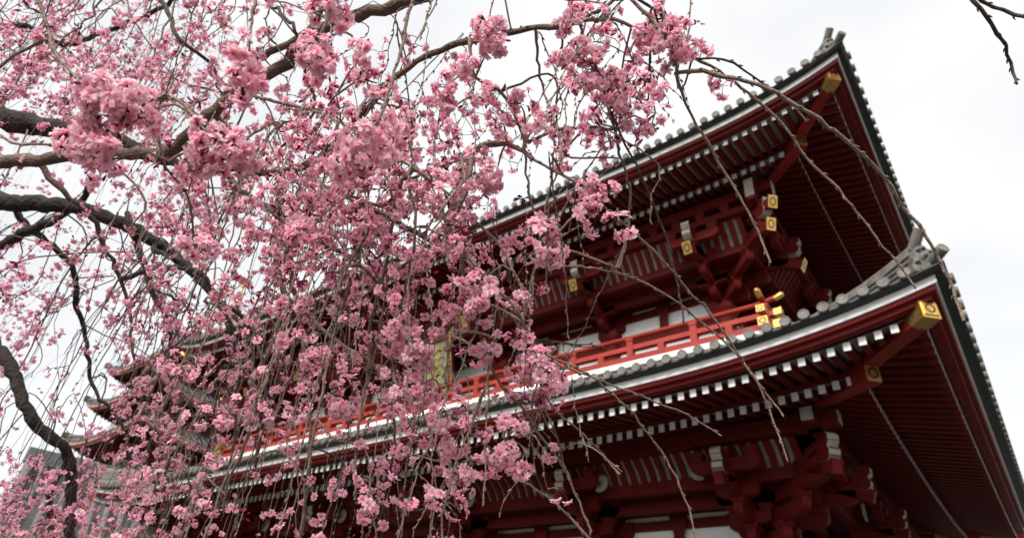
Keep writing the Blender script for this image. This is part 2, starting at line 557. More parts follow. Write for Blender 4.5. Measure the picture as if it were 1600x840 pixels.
SQ = 1 / math.sqrt(2)
def hips(l):
    q = LV[l]
    for sx, sy in ((1, -1), (-1, -1), (1, 1), (-1, 1)):
        dg = np.array([sx * SQ, sy * SQ, 0]); sdv = np.array([-sy * SQ, sx * SQ, 0])
        def P(o, z): return np.array([sx * (q['E'] - o), sy * (q['D'] - o), z])
        def Z(o, dz): return q['z0'] + dz + lift(l, o, 0)
        # flying hip rafter with gilt shoe
        h = MB()
        def beam(oa, za, ob, zb, wd, ht, shoe, peak=0.05):
            A, B = P(oa, za), P(ob, zb)
            d = (A - B) / np.linalg.norm(A - B)
            u = np.cross(sdv, d); u = u if u[2] > 0 else -u
            def ring(p, s=1.0):
                return [p - sdv * wd / 2 * s - u * ht / 2 * s, p + sdv * wd / 2 * s - u * ht / 2 * s, p + sdv * wd / 2 * s + u * ht / 2 * s, p + u * (ht / 2 + peak) * s, p - sdv * wd / 2 * s + u * ht / 2 * s]
            r0, r1 = ring(B), ring(A)
            m = 5
            h.add(r0 + r1, [tuple(range(m, 2 * m))] + [(i, (i + 1) % m, m + (i + 1) % m, m + i) for i in range(m)], 0)
            if shoe:
                a0, a1 = ring(A - d * shoe, 1.06), ring(A + d * 0.008, 1.06)
                h.add(a0 + a1, [tuple(range(m, 2 * m))] + [(i, (i + 1) % m, m + (i + 1) % m, m + i) for i in range(m)], [1] + [3] * m)
                for i in range(m):                            # scalloped rear edge of the shoe
                    pa, pb = a0[i], a0[(i + 1) % m]
                    nrm = np.cross(pb - pa, d); nrm /= np.linalg.norm(nrm)
                    mid = (pa + pb) / 2
                    h.add([pa, pa * .75 + pb * .25 - d * .03, pa * .62 + pb * .38 - d * .015, mid - d * 0.09, pa * .38 + pb * .62 - d * .015, pa * .25 + pb * .75 - d * .03, pb], [(0, 1, 2, 3, 4, 5, 6)], 3)
                if sy < 0: emblem(h, A + d * 0.016 + u * 0.01, sdv, u, d, wd * 0.84, ht * 0.8, 1, 2)
        o1, z1 = 0.2, Z(0.2, -0.34 if l == 'l' else -0.30)
        beam(o1, z1, 1.6, Z(1.5, -0.16), 0.25 if l == 'l' else 0.25, 0.26, 0.26 if sy < 0 else 0.0)
        # base hip rafter
        beam(1.22, Z(1.3, -0.42 if l == 'l' else -0.40), 3.9, Z(3.9, 0.36), 0.26, 0.30, 0.0, 0.0)
        zc = Z(1.3, -0.42 if l == 'l' else -0.40)
        if sy < 0: emblem(h, P(1.22, zc) + dg * 0.014, sdv, np.array((0, 0, 1.)), dg, 0.23, 0.27, 1, 2)
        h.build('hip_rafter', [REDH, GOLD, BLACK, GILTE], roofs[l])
        # corner ridge with ogre tile and horn cylinders
        k = MB()
        zt = lambda o: ZT(l, o)
        S = [0.12, 0.5, 1.0, 1.6, 2.2, HIPC if l == 'u' else 3.1]
        bot = [P(o, Z(o, zt(o) - 0.02)) for o in S]
        top = [P(o, Z(o, zt(o) + 0.30 + 0.10 * max(0, 1 - o / 1.2) ** 2)) for o in S]
        for a_ in (-1, 1):
            k.strip([p + sdv * a_ * 0.15 for p in bot], [p + sdv * a_ * 0.11 for p in top], 0)
        k.strip([p - sdv * 0.11 for p in top], [p + sdv * 0.11 for p in top], 0)
        for fz in (0.25, 0.5, 0.75):                           # ridge courses
            for a_ in (-1, 1):
                k.tube([bb * (1 - fz) + tt * fz + sdv * a_ * (0.16 - 0.04 * fz) for bb, tt in zip(bot, top)], 0.022, 4, 0, False)
        k.tube([p + np.array((0, 0, 0.04)) for p in top], 0.085, 8, 0, True)
        k.build('corner_ridge', TILE, roofs[l])
        og = MB()
        c = P(0.12, Z(0.12, zt(0.12)))
        up = np.array((0, 0, 1.))
        prof = [(-.27, -.10), (-.30, .02), (-.22, .06), (-.25, .16), (-.17, .22), (-.18, .34), (-.08, .42), (0, .45), (.08, .42), (.18, .34), (.17, .22), (.25, .16), (.22, .06), (.30, .02), (.27, -.10)]
        og.prism([c + sdv * a_ * .82 + up * b_ * .88 for a_, b_ in prof], None, dg * 0.12)
        for (a_, b_, rr) in ((0, .16, .10), (-.09, .27, .05), (.09, .27, .05), (-.16, .05, .06), (.16, .05, .06), (0, .32, .045)):
            og.tube([c + dg * (0.11 + 0.04 * math.sin(th)) + sdv * (a_ + rr * math.cos(th) * .6) + up * (b_ + rr * .6 * math.sin(th)) for th in np.linspace(0, 6.3, 9)], rr * .45, 6, 0, False)
        a0 = c + up * 0.40 - dg * 0.08
        a1 = a0 + dg * 0.27 + up * 0.24
        og.cyl(a0, a1, 0.078, 14, 0)
        og.tube([a1 + 0.066 * (math.cos(t_) * sdv + math.sin(t_) * np.cross(sdv, (a1 - a0) / np.linalg.norm(a1 - a0))) for t_ in np.linspace(0, 6.283, 13)], 0.014, 4, 0, False)
        b0 = P(0.08, Z(0, 0.17)); b1 = b0 + dg * 0.40 + up * 0.10
        og.cyl(b0, b1, 0.082, 14, 0)
        og.tube([b1 + 0.070 * (math.cos(t_) * sdv + math.sin(t_) * np.cross(sdv, (b1 - b0) / np.linalg.norm(b1 - b0))) for t_ in np.linspace(0, 6.283, 13)], 0.014, 4, 0, False)
        og.build('ridge_end_tile', TILE, roofs[l])
hips('l')
hips('u')

# ---- storeys
BX, BY = {'l': 9.4, 'u': 9.05}, {'l': 3.0, 'u': 2.6}
COLX = {'l': [-9.4, -6.0, -2.35, 2.35, 6.0, 9.4], 'u': [-9.05, -5.9, -2.12, 2.12, 5.9, 9.05]}
WZ = {'l': (2.0, 4.75), 'u': (7.0, 10.75)}                     # camera frame heights
def walls(l):
    bx, by = BX[l], BY[l]
    z0, z1 = WZ[l]
    m = MB()
    m.box((0, 0, (z0 + z1) / 2 + CZ), (2 * bx - 0.1, 2 * by - 0.1, z1 - z0))
    m.build('wall', WHITE, gate)
    if l == 'l':
        zs = [(4.0, 4.74), (3.63, 3.83), (3.34, 3.53), (2.36, 2.72)]
        pz = 3.34
    else:
        zs = [(9.55, 10.7), (9.16, 9.4), (8.86, 9.06), (8.0, 8.35), (7.0, 7.3)]
        pz = 8.86
    for za, zb in zs:
        b = MB()
        t = 0.07 + 0.02 * random.random()
        zc, h = (za + zb) / 2 + CZ, zb - za
        for s in (-1, 1):
            b.box((0, s * (by + t / 2 - 0.06), zc), (2 * bx + t, t + 0.02, h))
            b.box((s * (bx + t / 2 - 0.06), 0, zc), (t + 0.02, 2 * by - 0.1, h))
        b.build('beam', RED, gate)
    # struts between the columns, with flared heads
    st = []
    xs_ = COLX[l]
    for a_, b_ in zip(xs_[:-1], xs_[1:]):
        for y_, o_ in ((-by, -1), (by, 1)):
            st.append((np.array(((a_ + b_) / 2, y_ - o_ * 0.0, 0)), np.array((1., 0, 0)), np.array((0, float(o_), 0))))
    for s in (-1, 1):
        for yy in (-by / 2, by / 2):
            st.append((np.array((s * bx, yy, 0)), np.array((0, 1., 0)), np.array((float(s), 0, 0))))
    for p, al, ou in st:
        b = MB()
        zlo = (2.7 if l == 'l' else 8.3)
        prof = [(-.11, zlo), (-.11, pz - .1), (-.16, pz), (-.2, pz + .25), (-.13, pz + .3), (-.13, pz + .6), (.13, pz + .6), (.13, pz + .3), (.2, pz + .25), (.16, pz), (.11, pz - .1), (.11, zlo)]
        b.prism([p + ou * 0.055 + al * a_ + np.array((0, 0, z_ + CZ)) for a_, z_ in prof][::-1], None, ou * 0.04)
        b.build('strut', RED, gate)
    # rounded corner fillets of the plaster panels stay inside the frame: columns
    for x_ in xs_:
        for y_ in (-by, by):
            c = MB()
            zt_ = (2.55 if l == 'l' else 8.3) + CZ
            zb_ = 0.0 if l == 'l' else 6.9 + CZ
            c.cyl((x_, y_, zb_), (x_, y_, zt_), 0.3 if l == 'l' else 0.24, 18, 0)
            c.build('column', RED, gate)
    for s in (-1, 1):
        c = MB()
        c.cyl((s * bx, 0, 0 if l == 'l' else 6.9 + CZ), (s * bx, 0, (2.55 if l == 'l' else 8.3) + CZ), 0.3 if l == 'l' else 0.24, 18, 0)
        c.build('column', RED, gate)
walls('l')
walls('u')
m = MB()                                                        # ground floor: closed side bays and the doors at the back of the passage
for s in (-1, 1):
    m.box((s * (BX['l'] - 1.8), 0.0, 2.1), (3.4, 5.7, 3.7))
m.box((0, 1.6, 2.1), (12, 0.2, 3.7))
m.build('wall', DARKRED, gate)
m = MB()
m.box((0, 0, 0.1), (20.4, 7.6, 0.2)); m.box((0, 0, 0.26), (19.8, 7.0, 0.12))
m.build('stone_base', PAVE, gate)

def arm(mb, c0, d, sidev, L, wd, ht, mi=0, both=True):
    """boat shaped bracket arm from c0 along d: underside curves up at its free end(s)"""
    c0, d, sidev = np.array(c0, float), np.array(d, float), np.array(sidev, float)
    up = np.array((0, 0, 1.))
    e = min(0.22, L * 0.4)
    curve = [(L, ht * .42), (L - e * .18, ht * .2), (L - e * .5, ht * .06), (L - e, 0)]
    if both:
        poly = [(-L, ht), (-L, ht * .42), (-L + e * .18, ht * .2), (-L + e * .5, ht * .06), (-L + e, 0)] + curve[::-1] + [(L, ht)]
    else:
        poly = [(-0.1, ht), (-0.1, 0)] + curve[::-1] + [(L, ht)]
    mb.prism([c0 - sidev * wd / 2 + d * a_ + up * b_ for a_, b_ in poly], None, sidev * wd, mi)

def block(mb, c, sz, ht, d, s_, mi=0):
    """bearing block with a tapered foot"""
    c, d, s_ = np.array(c, float), np.array(d, float), np.array(s_, float)
    up = np.array((0, 0, 1.))
    def ring(k, z): return [c - d * k - s_ * k + up * z, c + d * k - s_ * k + up * z, c + d * k + s_ * k + up * z, c - d * k + s_ * k + up * z]
    a_, b_, c_ = ring(sz * .36, 0), ring(sz * .5, ht * .45), ring(sz * .5, ht)
    mb.hexa(a_ + b_, mi); mb.hexa([p + up * 0.0005 for p in b_] + c_, mi)

def bracket(l, x, y, outs, sway=0):
    """one bracket complex; outs: list of (outward, along, stretch)"""
    if l == 'l': zb, hs, s = 2.55, 0.345, 0.55
    else: zb, hs, s = 8.3, 0.32, 0.53
    zb += CZ
    up = np.array((0, 0, 1.))
    p0 = np.array((x, y, 0.))
    b = MB()
    d0, a0 = np.array(outs[0][0], float), np.array(outs[0][1], float)
    block(b, p0 + up * zb, 0.56, 0.30, d0, a0)
    noses, plates = [], []
    for d, al, k in outs:
        d, al = np.array(d, float), np.array(al, float)
        for i in range(3):
            z = zb + 0.29 + i * hs
            arm(b, p0 + up * z, d, al, s * k * (i + 1) + 0.14, 0.17, 0.24, both=False)
            block(b, p0 + d * s * k * (i + 1) + up * (z + 0.24), 0.27, hs - 0.24 + 0.005, d, al)
            if k == 1:
                for j in range(i + 1):
                    u_ = s * j
                    arm(b, p0 + d * u_ + up * (z + 0.003), al, d, 0.40 + 0.22 * ((i - j) % 2), 0.16, 0.23)
                    for t in (-1, 1):
                        block(b, p0 + d * u_ + al * t * (0.31 + 0.22 * ((i - j) % 2)) + up * (z + 0.235), 0.25, hs - 0.24 + 0.005, d, al)
        z3 = zb + 0.29 + 3 * hs
        if k == 1:
            arm(b, p0 + d * s * 3 + up * (z3 - 0.03), al, d, 0.66, 0.16, 0.23)
            for t in (-1, 0, 1):
                block(b, p0 + d * s * 3 + al * t * 0.52 + up * (z3 + 0.2), 0.25, 0.16, d, al)
        # tail rafter sloping down and out
        A = p0 + d * 0.2 + up * (z3 + 0.36)
        drop = 0.25 if l == 'l' else 0.42
        B = p0 + d * (s * 3 * k + 0.42) + up * (z3 - drop)
        if l == 'l': A = A + up * 0.1
        b.bar(A, B, 0.17, 0.22)
        dd = (B - A) / np.linalg.norm(B - A)
        plates.append((B, dd, al))
        if l == 'u' and k > 1:                                   # the corner carries a second tail rafter above
            b.bar(A + up * .5, B + d * .22 + up * .46, 0.17, 0.22)
            plates.append((B + d * .22 + up * .46, dd, al))
        noses.append((p0 + d * (s * 3 * k + 0.10) + up * (z3 + 0.12), d, al))
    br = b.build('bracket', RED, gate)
    for (B, dd, al) in plates:
        e = MB()
        if l == 'u':
            u_ = np.cross(al, dd); u_ = u_ if u_[2] > 0 else -u_
            emblem(e, B + dd * 0.014, al, u_, dd, 0.205, 0.30, 0, 1)
            e.build('gilt_plate', [GOLD, BLACK], br)
    for (c, d, al) in noses:
        e = MB()                                               # white fist shaped nose
        prof = [(0.0, 0.02), (.17, .16), (.30, .20), (.36, .14), (.35, .04), (.29, -.02), (.33, -.10), (.31, -.2), (.22, -.26), (0.0, -.22)]
        sh = 0.0 if l == 'l' else 0.06
        e.prism([c - al * 0.10 + d * a_ + np.array((0, 0, z_ + sh)) for a_, z_ in prof][::-1], None, al * 0.20, 0, 1)
        for z_ in (-.2, -.07, .06):
            e.bar(c + d * .345 - al * .1 + np.array((0, 0, z_ + sh)), c + d * .345 + al * .1 + np.array((0, 0, z_ + sh)), .02, .012, 1)
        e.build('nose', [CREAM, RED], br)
    # spiral ends beside the coving
    d, al, _ = outs[0]
    d, al = np.array(d, float), np.array(al, float)
    zz = zb + 0.29 + 2 * hs + (0.50 if l == 'l' else 0.75)
    for t in (-1, 1):
        if len(outs) > 1 and t == sway:
            continue
        e = MB()
        c = p0 + d * (s * 2.6) + al * t * 0.62 + up * zz
        pts = []
        for f_ in np.linspace(0, 1, 16):
            a_ = -2.2 + 5.6 * f_
            rr = 0.15 - 0.10 * f_
            pts.append(c + al * t * rr * math.cos(a_) + up * rr * math.sin(a_))
        for q_ in range(15):
            e.bar(pts[q_], pts[q_ + 1] + (pts[q_ + 1] - pts[q_]) * .2, 0.13, 0.035, 0, up=np.array(d) + 0.001)
        e.build('spiral_scroll', CREAM, br)
    return br

FR, RT, LF, DGR = (0, -1, 0), (1, 0, 0), (-1, 0, 0), (SQ, -SQ, 0)
for l in 'lu':
    for i, x_ in enumerate(COLX[l]):
        if i == 5:
            bracket(l, x_, -BY[l], [(FR, RT, 1), (RT, (0, 1, 0), 1), (DGR, (SQ, SQ, 0), math.sqrt(2))], 1)
        elif i == 0:
            bracket(l, x_, -BY[l], [(FR, RT, 1), (LF, (0, 1, 0), 1), ((-SQ, -SQ, 0), (SQ, -SQ, 0), math.sqrt(2))], -1)
        else:
            bracket(l, x_, -BY[l], [(FR, RT, 1)])
    bracket(l, BX[l], 0, [(RT, (0, 1, 0), 1)])
    bracket(l, BX[l], BY[l], [(RT, (0, 1, 0), 1)])
    # purlins and ribbed coving on all four sides
    s = 0.55 if l == 'l' else 0.53
    bx, by = BX[l], BY[l]
    zA, zB, zt_, zl = (3.98, 4.37, 4.66, 3.76) if l == 'l' else (9.42, 9.93, 10.56, 9.22)
    for side in 'frbk':
        if side in 'fb':
            d = np.array((0, -1. if side == 'f' else 1., 0)); al = np.array((1., 0, 0)); h_, w_ = bx, by
        else:
            d = np.array((1. if side == 'r' else -1., 0, 0)); al = np.array((0, 1., 0)); h_, w_ = by, bx
        def Q(t, u_, z): return al * t + d * (w_ + u_) + np.array((0, 0, z + CZ))
        b = MB()
        e3 = h_ + 3 * s + (0.42 if side in 'fb' else 0.40)
        if l == 'l':
            b.bar(Q(-e3, 3 * s, (zB + zt_) / 2), Q(e3, 3 * s, (zB + zt_) / 2), 0.22, zt_ - zB)
        else:
            b.bar(Q(-e3, 3 * s, zt_ - .13), Q(e3, 3 * s, zt_ - .13), 0.22, .26)
            b.bar(Q(-e3, 3 * s, zB + .09), Q(e3, 3 * s, zB + .09), 0.17, .18)
            nb = int(e3 / .62)
            for k in range(-nb, nb + 1):
                block(b, Q(k * .62, 3 * s, zB + .18), .22, zt_ - .26 - zB - .18, al, d)
        for t in (-1, 1):
            b.box(Q(t * (e3 + .008), 3 * s, (zB + zt_) / 2 + .02), (.2, .02, (zt_ - zB) * .8) if side in 'rk' else (.02, .2, (zt_ - zB) * .8), 1)
        b.build('purlin', [RED, CREAM], gate)
        b = MB()
        e2 = h_ + 2 * s + 0.1
        b.bar(Q(-e2, 2 * s, (zl + zA) / 2), Q(e2, 2 * s, (zl + zA) / 2), 0.18, zA - zl)
        b.bar(Q(-h_ - s, s, zl - 0.12), Q(h_ + s, s, zl - 0.12), 0.16, 0.2)
        b.build('beam', RED, gate)
        b = MB()
        A = [Q(-e2, 2 * s + .05, zA), Q(e2, 2 * s + .05, zA)]
        M_ = [Q(-e2, 2.35 * s, zA + .28 * (zB - zA) + .1), Q(e2, 2.35 * s, zA + .28 * (zB - zA) + .1)]
        B = [Q(-e2, 3 * s - .1, zB + .02), Q(e2, 3 * s - .1, zB + .02)]
        b.strip(A, M_, 0); b.strip(M_, B, 0)
        b.strip([Q(-h_, .02, zl), Q(h_, .02, zl)], [Q(-h_ - 2 * s, 2 * s, zA - .02), Q(h_ + 2 * s, 2 * s, zA - .02)], 1)
        nrib = int(e2 / 0.22)
        for k in range(-nrib, nrib + 1):
            t = k * .22 + .04
            b.bar(Q(t, 2 * s + .075, zA), Q(t, 2.35 * s + .02, zA + .28 * (zB - zA) + .08),   .125, .07, 1)
            b.bar(Q(t, 2.35 * s + .02, zA + .28 * (zB - zA) + .08), Q(t, 3 * s - .08, zB), .125, .07, 1)
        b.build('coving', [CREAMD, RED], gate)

# ---- balcony with railing
bal = MB()
FX, FY, FZ = 10.42, 4.02, 6.86 + CZ
bal.box((0, 0, FZ - 0.16), (2 * FX - 0.12, 2 * FY - 0.12, 0.30))
balcony = bal.build('balcony', RED, gate)
b = MB()                                                        # white painted board ends along the floor edge
for side, H in (('f', FX), ('r', FY), ('b', FX), ('k', FY)):
    k = -H
    while k < H - 0.05:
        wd = 0.185
        c = {'f': (k + wd / 2, -FY, 0), 'r': (FX, k + wd / 2, 0), 'b': (k + wd / 2, FY, 0), 'k': (-FX, k + wd / 2, 0)}[side]
        sz = (wd, 0.12, 0.135) if side in 'fb' else (0.12, wd, 0.135)
        b.box((c[0], c[1], FZ - 0.065), sz)
        k += 0.193
b.build('floor_edge', WHITE, balcony)
RX, RY = 10.38, 3.98
def railing():
    for side in 'frbk':
        al = np.array((1., 0, 0)) if side in 'fb' else np.array((0, 1., 0))
        H = RX if side in 'fb' else RY
        c0 = {'f': (0, -RY, 0), 'r': (RX, 0, 0), 'b': (0, RY, 0), 'k': (-RX, 0, 0)}[side]
        c0 = np.array(c0, float)
        for zz, kind, ext in ((6.95, 'base', .27), (7.235, 'mid', .31), (7.53, 'top', .36)):
            off = 0.0 if side in 'fb' else 0.012
            zc = np.array((0, 0, zz + CZ + off))
            r = MB()
            if kind == 'top':
                pts = [c0 + zc + al * t + np.array((0, 0, 0.10 * max(0, (abs(t) - H + .2) / .55) ** 1.5)) for t in (-H - ext, -H - .1, -H + .2, 0, H - .2, H + .1, H + ext)]
                r.tube(pts, 0.06, 10, 0, True)
            else:
                r.bar(c0 + zc - al * (H + ext), c0 + zc + al * (H + ext), 0.15 if kind == 'base' else 0.12, 0.145 if kind == 'base' else 0.115)
            r.build('rail', REDR, balcony)
            for t in (-1, 1):
                g_ = MB()
                a_ = c0 + zc + al * t * (H + ext - .13)
                e_ = c0 + zc + al * t * (H + ext + .015)
                if kind == 'top':
                    a_ = a_ + np.array((0, 0, .05)); e_ = e_ + np.array((0, 0, .11))
                    g_.tube([a_, e_, e_ + al * t * .03, e_ + al * t * .06], [.06, .066, .055, .02], 12, 0, True)
                else:
                    wd = 0.175 if kind == 'base' else .15
                    ht = 0.18 if kind == 'base' else .145
                    g_.bar(a_, e_, wd, ht)
                    emblem(g_, e_ + al * t * .012, np.cross(al * t, (0, 0, 1)), np.array((0, 0, 1.)), al * t, wd * 1.15, ht * 1.1, 0, 1)
                g_.build('rail_cap', [GOLD, BLACK], balcony)
        npost = int(2 * H / 0.78)
        for k in range(npost + 1):
            t = -H + 2 * H * k / npost
            if side in 'rk' and k in (0, npost):
                continue
            r = MB()
            tall = k % 2 == 0
            zb = 6.89 + CZ
            if tall:
                r.box(c0 + al * t + np.array((0, 0, (zb + 7.50 + CZ) / 2)), (.155, .155, 7.50 + CZ - zb))
                r.box(c0 + al * t + np.array((0, 0, 7.44 + CZ)), (.19, .19, .06))
            else:
                r.box(c0 + al * t + np.array((0, 0, (zb + 7.19 + CZ) / 2)), (.152, .152, 7.19 + CZ - zb))
            r.build('post', REDR, balcony)
railing()

# ---- name board hanging under the upper eave
sg = empty('signboard', 'tall green and gilt name board leaning out above the balcony railing', 'signboard', (0.4, -3.5, 7.35 + CZ))
tilt = math.radians(14)
SX, SY = np.array((1., 0, 0)), np.array((0, -math.sin(tilt), math.cos(tilt)))
SN = np.array((0, -math.cos(tilt), -math.sin(tilt)))
S0 = np.array((0.4, -3.5, 7.35 + CZ))
b = MB()
b.box(S0 + SY * 1.0, (1.02, 1.75, 0.06), 0, (SX, SY, SN))
panel = b.build('panel', GREEN, sg)
b = MB()
for s in (-1, 1):
    b.box(S0 + SX * s * .58 + SY * 1.0 + SN * .03, (.17, 2.06, .12), 0, (SX, SY, SN))
    b.box(S0 + SY * (1.0 + s * .95) + SN * .034, (1.0, .17, .11), 0, (SX, SY, SN))
fr = b.build('frame', SIGNWOOD, sg)
b = MB()
for s in (-1, 1):
    for k in range(27):
        b.tube([S0 + SX * s * .66 + SY * (.0 + k * .077) + SN * .09, S0 + SX * s * .66 + SY * (.05 + k * .077) + SN * .09], .03, 6)
    for k in range(16):
        for s2 in (-1, 1):
            b.tube([S0 + SX * (-.6 + k * .077) + SY * (1 + s2 * 1.02) + SN * .09, S0 + SX * (-.55 + k * .077) + SY * (1 + s2 * 1.02) + SN * .09], .03, 6)
b.build('beading', GOLD, fr)
try:
    for k, ch in enumerate('浅草寺'):
        cu = bpy.data.curves.new('character', 'FONT')
        cu.body = ch
        cu.size = 0.44
        cu.align_x = 'CENTER'
        cu.extrude = 0.012
        cu.offset = 0.008
        o = bpy.data.objects.new('character', cu)
        col.objects.link(o)
        bpy.context.view_layer.update()
        dg = bpy.context.evaluated_depsgraph_get()
        me = bpy.data.meshes.new_from_object(o.evaluated_get(dg))
        bpy.data.objects.remove(o)
        cx = S0 + SY * (1.33 - k * .53) + SN * 0.045
        M_ = Matrix.Identity(4)
        for i in range(3):
            M_[i][0], M_[i][1], M_[i][2], M_[i][3] = SX[i], SY[i], SN[i], cx[i]
        me.transform(M_)
        me.materials.clear(); me.materials.append(GOLD)
        link('character', me, sg)
except Exception as ex:
    print('lettering skipped', ex)

# ------------------------------------------------------------------ pagoda far behind on the left
PC = np.array((-50.4, 11.9, 0))
pag = empty('pagoda', 'distant five storey red pagoda with gilt finial seen through the blossom', 'pagoda', tuple(PC))
def pagoda():
    tiers = [(8.7, 7.9), (13.2, 7.75), (17.5, 7.55), (21.3, 7.3), (25.0, 7.0)]
    prevz = 0
    for i, (z, hw) in enumerate(tiers):
        z += CZ
        b = MB()
        bw = hw - 3.6
        b.box(PC + np.array((0, 0, (prevz + z - .2) / 2)), (2 * bw, 2 * bw, z - .2 - prevz))
        for k in (-1, -.33, .33, 1):
            for ax in (0, 1):
                for s in (-1, 1):
                    c = PC + np.array((k * bw, s * bw, 0) if ax == 0 else (s * bw, k * bw, 0))
                    b.cyl(c + np.array((0, 0, prevz)), c + np.array((0, 0, z - .3)), .22, 8)
        for k in range(3):
            b.box(PC + np.array((0, 0, z - 1.5 + k * .45)), (2 * bw + .6 + k * .8, 2 * bw + .6 + k * .8, .25))
        st = b.build('storey', DARKRED, pag)
        n = 16
        def ring(h, dz, lf):
            P = []
            for sx, sy, dx, dy in ((-1, -1, 1, 0), (1, -1, 0, 1), (1, 1, -1, 0), (-1, 1, 0, -1)):
                for t in np.linspace(0, 1, n, endpoint=False):
                    e_ = abs(2 * t - 1) ** 3
                    P.append(PC + np.array((sx * h + dx * 2 * h * t, sy * h + dy * 2 * h * t, z + dz + lf * (e_ - 1))))
            P.append(P[0])
            return P
        top_h = (tiers[i + 1][1] - 3.6) if i < 4 else .5
        rise = 1.5 if i < 4 else 3.6
        r = MB()
        r.strip(ring(hw + .05, .16, .9), ring(hw * .75, .55, .35), 0)
        r.strip(ring(hw * .75, .55, .35), ring(top_h, rise, 0), 0)
        r.strip(ring(hw + .05, .16, .9), ring(hw + .05, .02, .9), 0)
        for sx, sy in ((1, -1), (-1, -1), (1, 1), (-1, 1)):
            pts = [PC + np.array((sx * (hw + .1), sy * (hw + .1), z + .35)), PC + np.array((sx * hw * .75, sy * hw * .75, z + .75)), PC + np.array((sx * top_h, sy * top_h, z + rise + .15))]
            r.tube(pts, .2, 6, 0)
            r.box(pts[0] + np.array((0, 0, .15)), (.5, .5, .5), 0)
        for s in (-1, 1):                                     # round tile rows
            m_ = int(hw / .55)
            for k in range(-m_, m_ + 1):
                t = k * .55
                e_ = .9 * (abs(t / hw) ** 3 - 1)
                h2 = max(abs(t), hw * .78)
                r.tube([PC + np.array((t, s * (hw + .05), z + .2 + e_)), PC + np.array((t, s * h2, z + .2 + (hw - h2) * .4 + .04 + e_ * .5))], .1, 5, 0)
                r.tube([PC + np.array((s * (hw + .05), t, z + .2 + e_)), PC + np.array((s * h2, t, z + .2 + (hw - h2) * .4 + .04 + e_ * .5))], .1, 5, 0)
        rf = r.build('roof', TILEL, pag)
        r = MB()
        r.strip(ring(hw + .02, .02, .9), ring(hw + .02, -.16, .9), 0)
        r.strip(ring(hw - .1, -.17, .9), ring(hw - .25, -.34, .9), 0)
        r.build('fascia_board', PINKEAVE, rf)
        r = MB()
        r.strip(ring(hw - .05, -.15, .9), ring(bw, .35, 0), 0)
        for s in (-1, 1):
            m_ = int(hw / .4)
            for k in range(-m_, m_ + 1):
                t = k * .4
                e_ = .9 * (abs(t / hw) ** 3 - 1)
                for v in (0, 1):
                    A = np.array((t, s * (hw - .3), z - .33 + e_)); B = np.array((t, s * max(abs(t), bw), z - .05 + e_ * .3))
                    if v: A[[0, 1]] = A[[1, 0]]; B[[0, 1]] = B[[1, 0]]
                    if np.linalg.norm(A - B) > .6:
                        r.bar(PC + A, PC + B, .16, .18, 1)
        r.build('soffit', [DARKRED, RED], rf)
        # small balcony
        prevz = z + rise - .3
    f = MB()
    zt_ = 25.0 + CZ + 3.5
    f.cyl(PC + (0, 0, zt_), PC + (0, 0, zt_ + 9), .12, 10)
    f.box(PC + (0, 0, zt_ + .2), (1.1, 1.1, .6))
    for k in range(9):
        rr = .75 - k * .045
        f.tube([PC + np.array((rr * math.cos(a), rr * math.sin(a), zt_ + 1.6 + k * .55)) for a in np.linspace(0, 6.283, 17)], .07, 6, 0, False)
        for a in range(4):
            f.bar(PC + (0, 0, zt_ + 1.6 + k * .55), PC + np.array((rr * math.cos(a * 1.57), rr * math.sin(a * 1.57), zt_ + 1.6 + k * .55)), .05, .05)
    f.tube([PC + (0, 0, zt_ + 6.9), PC + (0, 0, zt_ + 7.3), PC + (0, 0, zt_ + 7.7)], [.1, .35, .05], 10)
    f.tube([PC + (0, 0, zt_ + 8.2), PC + (0, 0, zt_ + 8.6), PC + (0, 0, zt_ + 9.1)], [.1, .3, .03], 10)
    f.build('finial', GOLD, pag)
pagoda()

